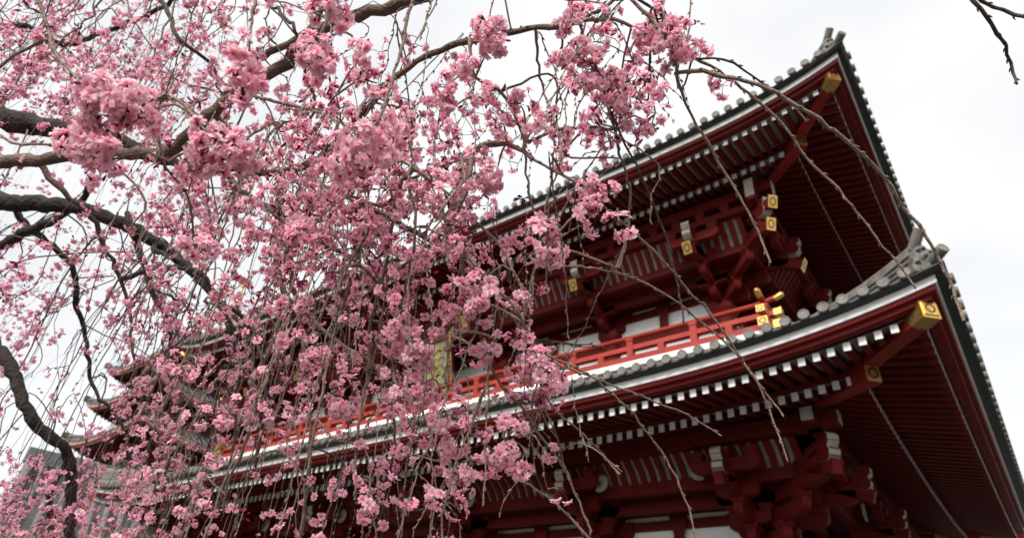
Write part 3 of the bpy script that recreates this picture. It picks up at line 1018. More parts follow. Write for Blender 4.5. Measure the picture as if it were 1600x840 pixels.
# hall with a broad roof turned towards the camera, left of the pagoda's foot
HR = np.array((-34.9, -3.6, 10.2 + CZ))                        # left end of its ridge
HE, HD = np.array((.26, .966, 0)), np.array((.966, -.26, 0))   # along the ridge, down the front slope
hall = empty('temple_hall', 'hall with a broad pale tiled roof beside the foot of the distant pagoda', 'hall', (HR[0] + 1.6, HR[1] + 5.9, 0))
def low_hall():
    L, run, drop = 7.0, 7.6, 6.2
    b = MB()
    c = HR + HE * L / 2
    b.box((c[0], c[1], (HR[2] - drop + .3) / 2), (2 * run - 3, L - 1, HR[2] - drop + .3), 0, (HD, HE, np.array((0, 0, 1.))))
    b.build('wall', DARKRED, hall)
    r = MB()
    F = np.linspace(0, 1, 8)
    fz = lambda f_: -drop * (1.25 * f_ - .25 * f_ * f_)
    for s in (-1, 1):
        for k in range(7):
            A = [HR + HE * t * L + HD * s * run * F[k] + np.array((0, 0, fz(F[k]))) for t in (0, 1)]
            B = [HR + HE * t * L + HD * s * run * F[k + 1] + np.array((0, 0, fz(F[k + 1]))) for t in (0, 1)]
            r.strip(A, B, 0)
        t = .1
        while t < L:
            r.tube([HR + HE * t + HD * s * run * f_ + np.array((0, 0, fz(f_) + .1)) for f_ in F], .2, 7, 1)
            t += .82
        q = [HR + HD * s * run * f_ + np.array((0, 0, fz(f_) + .16)) for f_ in F]
        r.tube([p + HE * .15 for p in q], .3, 8, 1)
    for t in (0.4, L - .4):
        r.add([HR + HE * t + np.array((0, 0, -.1)), HR + HE * t + HD * run * .9 + np.array((0, 0, fz(.9))), HR + HE * t - HD * run * .9 + np.array((0, 0, fz(.9)))], [(0, 1, 2)], 2)
    rf = r.build('roof', [mat('grey_pan_tile', (0.035, 0.034, 0.032), (0.07, 0.068, 0.064), 2, 0.6), TILEL, DARKRED], hall)
    b = MB()
    b.box(HR + HE * L / 2 + np.array((0, 0, .25)), (.6, L + .5, .9), 0, (HD, HE, np.array((0, 0, 1.))))
    b.build('ridge', TILEL, rf)
    b = MB()
    for s in (-1, 1):
        e0 = HR + HD * s * (run - .02) + np.array((0, 0, fz(1) - .16))
        b.bar(e0, e0 + HE * L, .1, .22)
    b.build('fascia_board', PINKEAVE, rf)
low_hall()
# ------------------------------------------------------------------ weeping cherry
tree = empty('weeping_cherry', 'weeping cherry with pink double blossom on drooping twigs, branches spreading in front of the gate', 'tree', (CAM[0] - 4.3, CAM[1] - 0.9, 0))
UPV = np.array((0, 0, 1.))
def catmull(P, step):
    P = np.array(P, float)
    k = P.shape[1]
    Q = np.vstack([2 * P[0] - P[1], P, 2 * P[-1] - P[-2]])
    res = []
    for i in range(1, len(Q) - 2):
        m = max(2, int(np.linalg.norm(Q[i + 1, :3] - Q[i, :3]) / step))
        t = np.linspace(0, 1, m, endpoint=False)[:, None]
        a, b, c, d = Q[i - 1], Q[i], Q[i + 1], Q[i + 2]
        res.append(.5 * (2 * b + (c - a) * t + (2 * a - 5 * b + 4 * c - d) * t ** 2 + (3 * b - a - 3 * c + d) * t ** 3))
    res.append(P[-1:])
    return np.vstack(res)

# how thickly each part of the crown flowers, 0 to 9
GRID = np.array([
    [6, 6, 5, 5, 5, 3, 5, 2, 1, 3, 2, 4, 4, 3, 0],
    [6, 7, 7, 7, 6, 3, 4, 4, 3, 3, 1, 5, 4, 2, 0],
    [4, 6, 7, 6, 6, 5, 6, 8, 5, 3, 3, 4, 3, 0, 0],
    [2, 4, 4, 6, 6, 6, 8, 8, 5, 3, 1, 0, 0, 0, 0],
    [3, 3, 4, 6, 6, 6, 7, 7, 5, 3, 3, 0, 0, 0, 0],
    [5, 5, 5, 6, 6, 5, 5, 6, 4, 3, 2, 0, 0, 0, 0],
    [5, 3, 4, 4, 3, 4, 5, 6, 4, 3, 3, 0, 0, 0, 0],
    [3, 3, 4, 5, 3, 4, 5, 6, 2, 2, 3, 0, 0, 0, 0],
    [1, 2, 4, 4, 3, 3, 3, 6, 5, 2, 1, 1, 0, 0, 0],
    [7, 7, 6, 4, 3, 2, 3, 5, 4, 2, 1, 0, 0, 0, 0],
    [8, 8, 6, 4, 3, 2, 3, 4, 3, 1, 0, 0, 0, 0, 0]], float)
HOLES = [(655, 515, 735, 606, .15), (560, 640, 620, 700, .5), (330, 690, 420, 750, .5), (270, 530, 330, 560, .4)]
# the big limbs flower little along their own length
CLEAR = [np.array(q, float) for q in ([(0, 255), (80, 248), (150, 243), (262, 236), (335, 172), (420, 120), (480, 70), (545, 27), (600, 12), (670, -6)],
         [(0, 182), (60, 197), (130, 207), (190, 222)], [(0, 314), (120, 326), (225, 366), (310, 432)], [(545, 200), (600, 143), (690, 78), (800, 50), (900, 35)],
         [(0, 548), (40, 630), (90, 690), (110, 760)], [(115, 420), (120, 475), (137, 552), (155, 618)])]
def near_limb(px, py):
    p = np.array((px, py), float)
    best = 99.0
    for L in CLEAR:
        a, b = L[:-1], L[1:]
        ab = b - a
        t_ = np.clip(((p - a) * ab).sum(1) / (ab * ab).sum(1), 0, 1)
        best = min(best, float(np.linalg.norm(a + t_[:, None] * ab - p, axis=1).min()))
    return best
def dens(px, py):
    gx = np.clip(px / 80 - .5, 0, 13.999); gy = np.clip(py / 80 - .5, 0, 9.999)
    i, j = np.floor(gx).astype(int), np.floor(gy).astype(int)
    i = np.minimum(i, 13); j = np.minimum(j, 9)
    fx, fy = gx - i, gy - j
    h = .88 - .10 * float(np.clip((py - 330) / 120, 0, 1)) * float(np.clip((700 - px) / 120, 0, 1)) * float(np.clip((px + 20) / 160, 0, 1))
    if 370 < px < 760 and py > 420: h *= .82
    if px < 420 and py < 330: h *= .86
    h *= .22 + .78 * min(1.0, near_limb(px, py) / 30) ** 2
    for x0, y0, x1, y1, f_ in HOLES:
        if x0 < px < x1 and y0 < py < y1:
            h *= f_
    return h * (GRID[j, i] * (1 - fx) * (1 - fy) + GRID[j, i + 1] * fx * (1 - fy) + GRID[j + 1, i] * (1 - fx) * fy + GRID[j + 1, i + 1] * fx * fy) / 9

# ---- flower templates: arrays of vertices, faces and pigment
def pigment(r, kind, rs):
    pass
def flower_template(whorls, seed, fine):
    rs = np.random.default_rng(seed)
    V, F, K = [], [], []                                      # K: 0 centre .. 1 tip for petals, 2 calyx, 3 stalk
    for (n_, el, L, wd) in whorls:
        a0 = rs.uniform(0, 6.28)
        for k in range(n_):
            a = a0 + k * 6.283 / n_ + rs.normal(0, .16)
            e = math.radians(el + rs.normal(0, 15))
            Lk = L * rs.uniform(.82, 1.12); wk = wd * rs.uniform(.85, 1.15)
            ca, sa = math.cos(a), math.sin(a)
            def pt(s, x, bend):
                # s along the petal, x across, petals bow upward then relax outward
                ee = e + bend
                r_ = s * math.cos(ee); z_ = s * math.sin(ee)
                tw = .25 * x
                return (ca * r_ - sa * x, sa * r_ + ca * x, z_ + abs(x) * .35 + tw * 0)
            b = len(V)
            bd = rs.normal(0, .14)
            if fine:
                V += [pt(.06 * Lk, -.1 * wk, .25), pt(.06 * Lk, .1 * wk, .25), pt(.55 * Lk, .5 * wk, .12 + bd), pt(.55 * Lk, -.5 * wk, .12 + bd),
                      pt(.93 * Lk, .34 * wk, -.1 + bd), pt(.84 * Lk, .02 * wk, -.1 + bd), pt(.95 * Lk, -.32 * wk, -.1 + bd)]
                q_ = rs.uniform(.55, 1.0); K += [0, 0, .5 * q_, .5 * q_, q_, .8 * q_, q_]
                F += [(b, b + 1, b + 2, b + 3), (b + 3, b + 2, b + 4, b + 5), (b + 3, b + 5, b + 6)]
            else:
                V += [pt(.05 * Lk, 0, .2), pt(.6 * Lk, .5 * wk, .1 + bd), pt(1.0 * Lk, 0, -.1 + bd), pt(.6 * Lk, -.5 * wk, .1 + bd)]
                q_ = rs.uniform(.55, 1.0); K += [0, .55 * q_, q_, .55 * q_]
                F += [(b, b + 1, b + 2, b + 3)]
    b = len(V)                                                # calyx
    for k in range(4):
        V.append((.0022 * math.cos(k * 1.57), .0022 * math.sin(k * 1.57), .001)); K.append(2)
    V.append((0, 0, -.009)); K.append(2)
    F += [(b, b + 1, b + 4), (b + 1, b + 2, b + 4), (b + 2, b + 3, b + 4), (b + 3, b, b + 4)]
    return np.array(V), F, np.array(K)
HI = [flower_template([(8, 6, .0148, .0066), (7, 28, .0135, .0062), (6, 54, .0112, .0056)], s, True) for s in range(4)]
MID = [flower_template([(7, 8, .0148, .0080), (6, 42, .0128, .0072)], s, False) for s in range(4)]
LOW = [flower_template([(6, 16, .0148, .0098), (4, 55, .0122, .0085)], s, False) for s in range(3)]
def bud_template():
    V, F, K = [], [], []
    prof = [(-.008, .0009), (-.003, .0022), (.002, .0036), (.007, .0032), (.0115, .0008)]
    for z_, r_ in prof:
        for k in range(5):
            V.append((r_ * math.cos(k * 1.2566), r_ * math.sin(k * 1.2566), z_)); K.append(4 if z_ > -.002 else 2)
    for i in range(4):
        for k in range(5):
            F.append((i * 5 + k, i * 5 + (k + 1) % 5, i * 5 + 5 + (k + 1) % 5, i * 5 + 5 + k))
    return np.array(V), F, np.array(K)
BUD = bud_template()

C_IN, C_OUT, C_PALE = np.array((.86, .20, .35)), np.array((.975, .645, .73)), np.array((.99, .865, .895))
C_CAL, C_BUD = np.array((.10, .012, .018)), np.array((.21, .012, .04))
class Blossom:
    """gathers flowers and buds of one branch; build() makes ONE mesh"""
    def __init__(s):
        s.items = {}                                          # template id -> list of (pos, axis, scale)
        s.stalks = []
    def put(s, key, pos, axis, sc_):
        s.items.setdefault(key, []).append((*pos, *axis, sc_))
    def empty(s):
        return not s.items
    def build(s, parent, kind=None):
        VV, CC, loops, starts, tots = [], [], [], [], []
        nv = nl = 0
        rs = np.random.default_rng(len(s.items) + 5)
        for key, L in s.items.items():
            tV, tF, tK = {'h': HI, 'm': MID, 'l': LOW}[key[0]][key[1]] if key[0] != 'b' else BUD
            A = np.array(L)
            n = len(A)
            pos, ax, sc_ = A[:, :3], A[:, 3:6], A[:, 6]
            ax = ax / (np.linalg.norm(ax, axis=1)[:, None] + 1e-9)
            rv = rs.normal(size=(n, 3))
            X = np.cross(ax, rv); X /= np.linalg.norm(X, axis=1)[:, None] + 1e-9
            Y = np.cross(ax, X)
            W = pos[:, None] + sc_[:, None, None] * (tV[None, :, 0:1] * X[:, None] + tV[None, :, 1:2] * Y[:, None] + tV[None, :, 2:3] * ax[:, None])
            VV.append(W.reshape(-1, 3))
            age = np.clip(rs.beta(2.0, 1.8, n) + .35 * (sc_ > 1.11), 0, 1)
            kk = tK[None, :].repeat(n, 0)
            t_ = np.clip(kk, 0, 1)
            out_ = C_OUT[None] * (1 - age[:, None]) + C_PALE[None] * age[:, None]
            inn = C_IN[None] * (1 - .45 * age[:, None]) + C_OUT[None] * .45 * age[:, None]
            c = inn[:, None] * (1 - t_[..., None]) + out_[:, None] * t_[..., None]
            c = np.where((kk == 2)[..., None], C_CAL[None, None], c)
            c = np.where((kk == 4)[..., None], (C_BUD[None] * (1 - .5 * age[:, None]) + C_IN[None] * .5 * age[:, None])[:, None], c)
            CC.append(c.reshape(-1, 3))
            m = len(tV)
            flat = np.concatenate([np.array(f) for f in tF])
            sz = np.array([len(f) for f in tF])
            st = np.concatenate([[0], np.cumsum(sz)[:-1]])
            off = (np.arange(n) * m + nv)[:, None]
            loops.append((flat[None] + off).ravel())
            starts.append((st[None] + (np.arange(n) * len(flat) + nl)[:, None]).ravel())
            tots.append(np.tile(sz, n))
            nv += n * m
            nl += n * len(flat)
        if s.stalks:                                          # flower stalks: thin three sided tubes
            A = np.array([q[0] for q in s.stalks]); B = np.array([q[1] for q in s.stalks])
            d = B - A
            rv = rs.normal(size=d.shape)
            X = np.cross(d, rv); X /= np.linalg.norm(X, axis=1)[:, None] + 1e-9
            Y = np.cross(d, X); Y /= np.linalg.norm(Y, axis=1)[:, None] + 1e-9
            n = len(A)
            W = np.zeros((n, 6, 3))
            for k in range(3):
                o = .0007 * (math.cos(k * 2.094) * X + math.sin(k * 2.094) * Y)
                W[:, k], W[:, 3 + k] = A + o, B + o
            VV.append(W.reshape(-1, 3))
            CC.append(np.tile(np.array((.16, .05, .03)), (n * 6, 1)))
            flat = np.array([0, 1, 4, 3, 1, 2, 5, 4, 2, 0, 3, 5])
            loops.append((flat[None] + (np.arange(n) * 6 + nv)[:, None]).ravel())
            starts.append((np.array([0, 4, 8])[None] + (np.arange(n) * 12 + nl)[:, None]).ravel())
            tots.append(np.tile(4, n * 3))
            nv += n * 6; nl += n * 12
        V = np.concatenate(VV); Lp = np.concatenate(loops).astype(np.int32); S = np.concatenate(starts).astype(np.int32); T = np.concatenate(tots).astype(np.int32)
        me = bpy.data.meshes.new('blossom')
        me.vertices.add(len(V)); me.vertices.foreach_set('co', V.ravel().astype(np.float32))
        me.loops.add(len(Lp)); me.loops.foreach_set('vertex_index', Lp)
        me.polygons.add(len(S)); me.polygons.foreach_set('loop_start', S)
        try:
            me.polygons.foreach_set('loop_total', T)
        except Exception:
            pass
        at_ = me.attributes.new('tint', 'FLOAT_COLOR', 'POINT')
        C = np.concatenate(CC); C4 = np.ones((len(C), 4), np.float32); C4[:, :3] = C
        at_.data.foreach_set('color', C4.ravel())
        me.materials.append(PETAL)
        me.update(calc_edges=True)
        o = link('blossom', me, parent)
        if kind:
            o['kind'] = kind
        return o

nflow = 0
def cluster(bl, c, d, nf, nb, spread, bias=(0, 0, -1), anchor=None, big=1.0):
    """an umbel: flowers and buds on stalks round c, seen from depth d"""
    global nflow
    key = 'h' if d < 1.75 else ('m' if d < 2.7 else 'l')
    bias = np.array(bias, float)
    for k in range(nf):
        v = rng.normal(size=3) * .75 + bias * .55
        v /= np.linalg.norm(v) + 1e-9
        p = c + v * spread * rng.uniform(.75, 1.15)
        ax = v * .9 + rng.normal(size=3) * .35
        bl.put((key, int(rng.integers(3))), p, ax, rng.uniform(.84, 1.10) * big)
        if d < 2.2:
            bl.stalks.append((c if anchor is None else anchor, p - ax / np.linalg.norm(ax) * .008))
        nflow += 1
    for k in range(nb):
        v = rng.normal(size=3) * .8 + bias * .4
        v /= np.linalg.norm(v) + 1e-9
        p = c + v * spread * rng.uniform(.6, 1.25)
        bl.put(('b', 0), p, v + rng.normal(size=3) * .25, rng.uniform(.5, .95))
        if d < 2.2:
            bl.stalks.append((c if anchor is None else anchor, p - v * .007))

def spurs(mb, bl, P, R, density=1.0, step=.024, start=0.0, nodes=True):
    """side shoots with umbels along the polyline P; bare winter buds elsewhere"""
    seg = np.linalg.norm(np.diff(P, axis=0), axis=1)
    s = np.concatenate([[0], np.cumsum(seg)])
    x = start * s[-1] + step * rng.uniform(0, 1)
    while x < s[-1]:
        i = min(len(P) - 2, int(np.searchsorted(s, x)) - 1)
        i = max(i, 0)
        f_ = (x - s[i]) / max(seg[i], 1e-9)
        p = P[i] * (1 - f_) + P[i + 1] * f_
        r_ = R[i]
        tg = (P[i + 1] - P[i]) / max(seg[i], 1e-9)
        q = to_px(p)
        D = float(dens(q[0], q[1])) * density if q[2] > .1 else 0
        v = np.cross(tg, rng.normal(size=3)); v /= np.linalg.norm(v) + 1e-9
        patch = .5 + .5 * math.sin(x * 21 + P[0, 0] * 50) * math.sin(x * 8.3 + P[0, 1] * 31)
        u = rng.uniform()
        if u < D * (.08 + 1.2 * patch ** 1.8):
            ln = r_ + rng.uniform(.004, .03)
            e = p + v * ln + UPV * rng.uniform(-.012, .006)
            if ln > .012:
                mb.tube([p, (p + e) / 2 + UPV * .002, e], [.0016, .0014, .0012], 4, 0, False)
            if rng.uniform() < .78:
                cluster(bl, e, q[2], int(rng.integers(2, 5)) + (1 if q[2] > 2.2 else 0), int(rng.integers(0, 3)), rng.uniform(.017, .027), -.7 * UPV + .4 * v)
            else:
                cluster(bl, e, q[2], int(rng.integers(0, 2)), int(rng.integers(4, 9)), rng.uniform(.010, .017), -.5 * UPV + .5 * v)
        elif nodes and q[2] < 2.3:
            e = p + v * (r_ + .0035) + tg * .008
            mb.tube([p + v * r_ * .4, p + v * (r_ + .001) + tg * .002, e], [.0026, .0021, .0008], 5, 0, False)
        x += step * rng.uniform(.7, 1.3)

SKEL = []                                                    # points the twigs may spring from: xyz + radius
def grow(pts, d0, d1, w0, w1, m_, name='branch', wob=.005, n=8, blossom=1.0, step=.02, nodes=True, start=0.0, wpow=1.0, join=False):
    """a branch through the given sight points at depths d0 to d1, with thickness in pixels of the photograph"""
    k = len(pts)
    D = np.linspace(d0, d1, k) + (0 if k < 3 else .03 * d0 * np.sin(np.linspace(0, 6, k) + d0 * 7))
    P = np.array([at(x, y, d) for (x, y), d in zip(pts, D)])
    if (name == 'branch' or join) and pts[0][1] > -20:          # start on older wood
        SK = np.array(SKEL)
        dd = np.linalg.norm(SK[:, :3] - P[0], axis=1) + np.where(SK[:, 3] < w0 * d0 / FPX / 2 * .6, .4, 0) + np.where(SK[:, 2] < P[0, 2] - .25, .5, 0)
        i = int(np.argmin(dd))
        if .015 < np.linalg.norm(SK[i, :3] - P[0]) < .9:
            S = SK[i, :3]
            back = (P[0] - P[1]); back /= np.linalg.norm(back)
            L_ = np.linalg.norm(S - P[0])
            P = np.vstack([S, (S + P[0]) / 2 + back * L_ * .07 + UPV * .02, P])
            D = np.concatenate([[D[0], D[0]], D]); k += 2
    Wp = np.array([w0 + (w1 - w0) * t ** wpow for t in np.linspace(0, 1, k)])
    Rr = Wp * D / FPX / 2
    Q = catmull(np.hstack([P, Rr[:, None]]), step)
    P, R = Q[:, :3].copy(), np.maximum(Q[:, 3], .0009)
    P[1:-1] += rng.normal(size=(len(P) - 2, 3)) * wob * np.minimum(1, R[1:-1, None] / .004 + .2) * .35
    R = R * (1 + .07 * rng.normal(size=len(R)))
    mb = MB()
    mb.tube(P, R, n, 0)
    bl = Blossom()
    if blossom > 0:
        spurs(mb, bl, P, R, blossom, start=start, nodes=nodes)
    o = mb.build(name, m_, tree)
    for i in range(0, len(P), 3):
        SKEL.append((*P[i], R[i]))
    return o, bl

def own(ob):
    o, bl = ob
    if not bl.empty():
        bl.build(o)
    return o

# trunk, outside the left of the picture
T0 = np.array((CAM[0] - 4.3, CAM[1] - 0.9, 0))
m = MB()
tp = catmull(np.array([(*T0, .34), *[(*(T0 + np.array(q)), r_) for q, r_ in (((.05, .03, .5), .26), ((-.02, .1, 1.2), .22), ((.08, .12, 1.9), .2), ((.2, .1, 2.5), .16), ((.22, .02, 3.1), .11))]]), .1)
m.tube(tp[:, :3], tp[:, 3], 14, 0)
m.build('trunk', BARK, tree)
for i in range(0, len(tp), 2):
    SKEL.append(tuple(tp[i]))
def frm(h, px, py, d):
    """a limb starts on the trunk at height h: the sight point for it"""
    i = int(np.argmin(abs(tp[:, 2] - h)))
    return tp[i, :3]
def limb(h, pts, d0, d1, w0, w1, m_, blossom=.35, nodes=False, wpow=1.0, name='limb'):
    o = grow(pts, d0, d1, w0, w1, m_, name, .012, 12, blossom, .03, nodes, 0, wpow, h is None)
    if h is not None:                                        # root of the limb, from the trunk to its first sight point
        a, b = frm(h, 0, 0, 0), at(*pts[0], d0)
        r_ = w0 * d0 / FPX / 2
        mid = (a + b) / 2 + UPV * .05
        q = catmull(np.array([(*a, r_ * 1.3), (*mid, r_ * 1.1), (*b, r_ * .95), (*at(*pts[1], d0 * .5 + d1 * .5 if len(pts) < 3 else d0), r_ * .9)]), .06)
        mb = MB(); mb.tube(q[:-2, :3], q[:-2, 3], 12, 0)
        mb.build('limb', m_, tree)
    return own(o)
limb(2.6, [(-70, 150), (0, 182), (60, 197), (130, 207), (190, 222), (250, 250), (330, 262), (435, 270)], 2.7, 2.5, 40, 7, BARK)
limb(2.4, [(-70, 262), (0, 255), (80, 248), (150, 243), (215, 240), (262, 236), (303, 207), (335, 172), (380, 146), (420, 120), (450, 98), (480, 70), (510, 45), (545, 27), (600, 12), (670, -6), (760, -50)], 2.2, 1.7, 19, 19, BARKB, .5)
limb(None, [(340, 172), (370, 128), (400, 98), (435, 78), (468, 55), (495, 30), (530, -12)], 2.0, 1.9, 14, 9, BARKB, .5)
limb(2.2, [(-70, 300), (0, 314), (60, 319), (120, 326), (175, 342), (225, 366), (270, 396), (310, 432), (345, 475), (362, 520)], 3.2, 3.0, 31, 10, BARK)
limb(2.0, [(-70, 415), (0, 384), (55, 357), (100, 335), (125, 318), (152, 276)], 3.1, 3.0, 18, 8, BARK)
limb(None, [(25, 330), (45, 357), (75, 378), (100, 400), (118, 425), (122, 452), (120, 475), (130, 500), (137, 552), (140, 585), (155, 618), (190, 660), (205, 720)], 3.2, 3.4, 12, 4, BARK)
limb(1.7, [(-70, 470), (0, 548), (25, 590), (40, 630), (55, 662), (90, 690), (107, 715), (112, 765), (110, 860)], 3.0, 3.0, 20, 14, BARK)
limb(None, [(107, 722), (80, 765), (78, 800), (82, 860)], 3.0, 3.05, 12, 9, BARK)
limb(None, [(60, 254), (100, 300), (135, 330), (165, 385), (190, 440), (205, 500), (210, 580)], 2.3, 2.5, 11, 4, BARKB)
limb(None, [(300, 245), (345, 268), (400, 312), (450, 350), (525, 388), (575, 425), (640, 480)], 1.9, 1.6, 11, 5, BARKB, .6)
limb(None, [(240, 390), (305, 420), (345, 480), (360, 505), (372, 560)], 3.0, 2.9, 10, 5, BARK)
limb(2.8, [(-60, 60), (30, 40), (100, 70), (150, 55), (230, 25), (300, -20)], 3.3, 3.2, 9, 6, BARK)
limb(None, [(245, -30), (262, 20), (280, 60), (310, 85), (333, 105), (350, 150)], 2.1, 2.0, 8, 4, TWIGD)
limb(None, [(400, -20), (430, 10), (455, 38), (470, 62)], 1.8, 1.75, 6, 5, TWIGD)

B_ = lambda *a, **k: own(grow(*a, **k))
own(grow([(395, 266), (440, 268), (485, 256), (520, 228), (545, 200), (570, 175), (600, 143), (640, 105), (690, 78), (745, 63), (800, 50), (860, 42), (900, 35)], 2.1, 1.4, 12, 9, BARKB, blossom=.9))
own(grow([(900, 35), (930, 20), (965, -3), (1010, -40)], 1.45, 1.45, 7, 5, TWIGD))
own(grow([(870, 41), (915, 33), (960, 30), (1000, 48), (1035, 65), (1080, 88), (1125, 112), (1170, 145), (1210, 180), (1240, 215), (1270, 255), (1310, 295), (1350, 345), (1410, 418), (1432, 450)], 1.45, 1.4, 7, 3, TWIG, n=7))
own(grow([(950, -40), (990, 0), (1015, 25), (1040, 55), (1055, 95), (1060, 115), (1065, 145), (1090, 195), (1115, 235), (1140, 280), (1165, 320), (1190, 375), (1205, 410)], 1.4, 1.35, 7, 3, TWIG, n=7))
own(grow([(1060, 113), (1100, 112), (1150, 122), (1200, 138), (1240, 160), (1280, 185), (1320, 215), (1355, 245), (1385, 280), (1410, 320), (1435, 350), (1465, 395), (1480, 420), (1495, 465), (1507, 500)], 1.38, 1.3, 7, 4.5, TWIG, n=7))
own(grow([(1085, 90), (1130, 92), (1165, 110), (1210, 142), (1240, 165), (1262, 190)], 1.4, 1.35, 4, 3, TWIGD, n=6))
own(grow([(1480, -50), (1520, 0), (1545, 30), (1570, 70), (1585, 112), (1590, 130)], 1.35, 1.3, 7, 4, TWIGD, n=7))
own(grow([(1480, -50), (1535, 0), (1570, 15), (1620, 32)], 1.35, 1.3, 6, 5, TWIGD, n=7))
own(grow([(905, 37), (925, 80), (940, 130), (960, 195), (970, 240), (982, 280), (985, 310), (982, 360), (970, 412), (958, 416)], 1.45, 1.38, 5, 3, TWIG, n=6))
own(grow([(950, 160), (965, 200), (995, 255), (1015, 305), (1035, 350), (1055, 420), (1070, 505)], 1.42, 1.38, 4, 2.6, TWIGD, n=6))
own(grow([(830, 400), (850, 418), (890, 415), (920, 418), (980, 430), (1050, 465), (1100, 505), (1130, 530), (1160, 562), (1190, 610), (1215, 670), (1231, 718)], 1.4, 1.4, 4.2, 2.6, TWIG, n=6))
own(grow([(818, 230), (865, 265), (910, 290), (950, 330), (990, 360), (1050, 420), (1075, 450), (1110, 490), (1160, 560), (1195, 610), (1225, 648)], 1.37, 1.42, 5.5, 2.8, TWIG, n=6))
own(grow([(735, 66), (745, 120), (785, 145), (805, 180), (818, 220), (825, 285), (840, 350), (855, 400), (862, 428)], 1.47, 1.36, 6, 3.5, TWIG, n=7))
own(grow([(560, 185), (600, 228), (640, 260), (690, 295), (740, 340), (775, 375), (800, 415), (825, 470), (832, 490)], 1.5, 1.32, 5.5, 3.5, TWIG, n=7))
own(grow([(690, 330), (730, 395), (770, 445), (810, 485), (825, 520), (840, 555), (848, 590), (846, 620), (836, 665)], 1.35, 1.35, 8, 3.5, TWIG, n=7))
own(grow([(560, 320), (610, 340), (650, 363), (685, 382), (720, 402), (760, 435)], 1.6, 1.4, 10, 6, BARKB, n=8))
own(grow([(745, 230), (735, 265), (728, 300), (718, 340), (722, 397), (724, 435), (718, 490), (709, 525), (700, 570), (697, 625)], 1.4, 1.38, 8, 4, TWIG, n=7))
own(grow([(709, 525), (740, 540), (770, 580), (785, 605), (815, 635), (845, 680), (880, 725), (900, 770), (925, 830)], 1.38, 1.36, 5.5, 3.5, TWIG, n=6))
own(grow([(815, 500), (835, 540), (850, 552), (920, 585), (980, 635), (1015, 680), (1050, 730), (1075, 790), (1092, 855)], 1.36, 1.36, 4, 2.8, TWIG, n=6))
own(grow([(835, 545), (880, 572), (935, 592), (1020, 625), (1080, 650), (1128, 680)], 1.36, 1.4, 3.5, 2.4, TWIG, n=6))
own(grow([(700, 560), (730, 640), (765, 700), (800, 740), (840, 765), (880, 795), (930, 850)], 1.42, 1.36, 5, 4, TWIG, n=6))
own(grow([(846, 600), (870, 640), (910, 675), (945, 712), (970, 740)], 1.35, 1.35, 3.5, 2.5, TWIG, n=6))
own(grow([(838, 600), (832, 640), (833, 690), (838, 740)], 1.35, 1.36, 3, 2.2, TWIG, n=6))
own(grow([(846, 610), (862, 660), (872, 684), (882, 720), (890, 750)], 1.35, 1.34, 3, 2.2, TWIG, n=6))
own(grow([(430, 390), (442, 450), (446, 469), (442, 488), (434, 511), (423, 545), (411, 572), (405, 610), (385, 690), (360, 745), (350, 800)], 2.0, 2.0, 10, 4, TWIG, n=7))
own(grow([(450, 350), (459, 450), (465, 473), (472, 500), (476, 545), (484, 608), (485, 680), (482, 760), (470, 850)], 1.8, 1.8, 10, 4, TWIG, n=7))
own(grow([(440, 440), (450, 463), (470, 477), (488, 498), (516, 524), (540, 540), (580, 565), (610, 620), (620, 700)], 1.9, 1.75, 9, 4, TWIG, n=7))
own(grow([(310, 425), (335, 456), (347, 480), (362, 492), (373, 500), (392, 515), (404, 543), (411, 562), (415, 640), (400, 730)], 2.6, 2.3, 8, 4, TWIGD, n=7))
own(grow([(350, 480), (362, 513), (358, 541), (360, 581), (370, 610), (365, 700), (340, 800)], 2.4, 2.3, 7, 4, TWIGD, n=7))
own(grow([(200, 340), (240, 456), (255, 484), (267, 513), (268, 545), (267, 583), (268, 640), (262, 720), (255, 800)], 3.2, 3.1, 10, 4, BARK, n=7))
own(grow([(215, 370), (244, 450), (268, 463), (276, 482), (277, 510), (272, 560)], 3.15, 3.1, 6, 3, BARK, n=6))
own(grow([(480, 120), (492, 150), (490, 175), (478, 200)], 1.8, 1.8, 6, 4, BARKB, n=7))
own(grow([(400, 150), (460, 165), (510, 180), (560, 210), (600, 260), (620, 330)], 1.8, 1.55, 6, 4, TWIG, n=7))
own(grow([(575, 330), (560, 400), (540, 470), (515, 560), (500, 640), (480, 740)], 1.6, 1.6, 7, 3.5, TWIG, n=7))
own(grow([(620, 300), (612, 360), (600, 430), (580, 500), (575, 580), (560, 680), (555, 780)], 1.5, 1.5, 7, 3.5, TWIG, n=7))
own(grow([(640, 270), (650, 350), (640, 420), (630, 500), (645, 570), (660, 640), (690, 720), (720, 800)], 1.45, 1.42, 6, 3, TWIG, n=7))

# near shoots that carry the large close heads of blossom
for pts_, d0_, d1_ in (([(40, -70), (70, 30), (92, 90), (150, 146), (215, 168), (262, 150), (330, 196)], 1.12, 1.0),
                       ([(-70, 176), (20, 222), (80, 226), (130, 240), (172, 250), (236, 240), (295, 268)], 1.05, 1.0),
                       ([(290, 166), (330, 212), (372, 240)], 1.0, 1.0), ([(412, -70), (396, 20), (388, 90), (380, 132)], 1.05, 1.0),
                       ([(540, -70), (520, 10), (500, 60), (488, 112)], 1.12, 1.05), ([(660, -70), (632, 60), (606, 150), (586, 200), (562, 236), (545, 268)], 1.15, 1.05),
                       ([(262, 262), (296, 310), (306, 388)], 1.02, 1.2)):
    own(grow(pts_, d0_, d1_, 6, 3, TWIG, n=6, blossom=.25))
NEAR0 = len(SKEL)
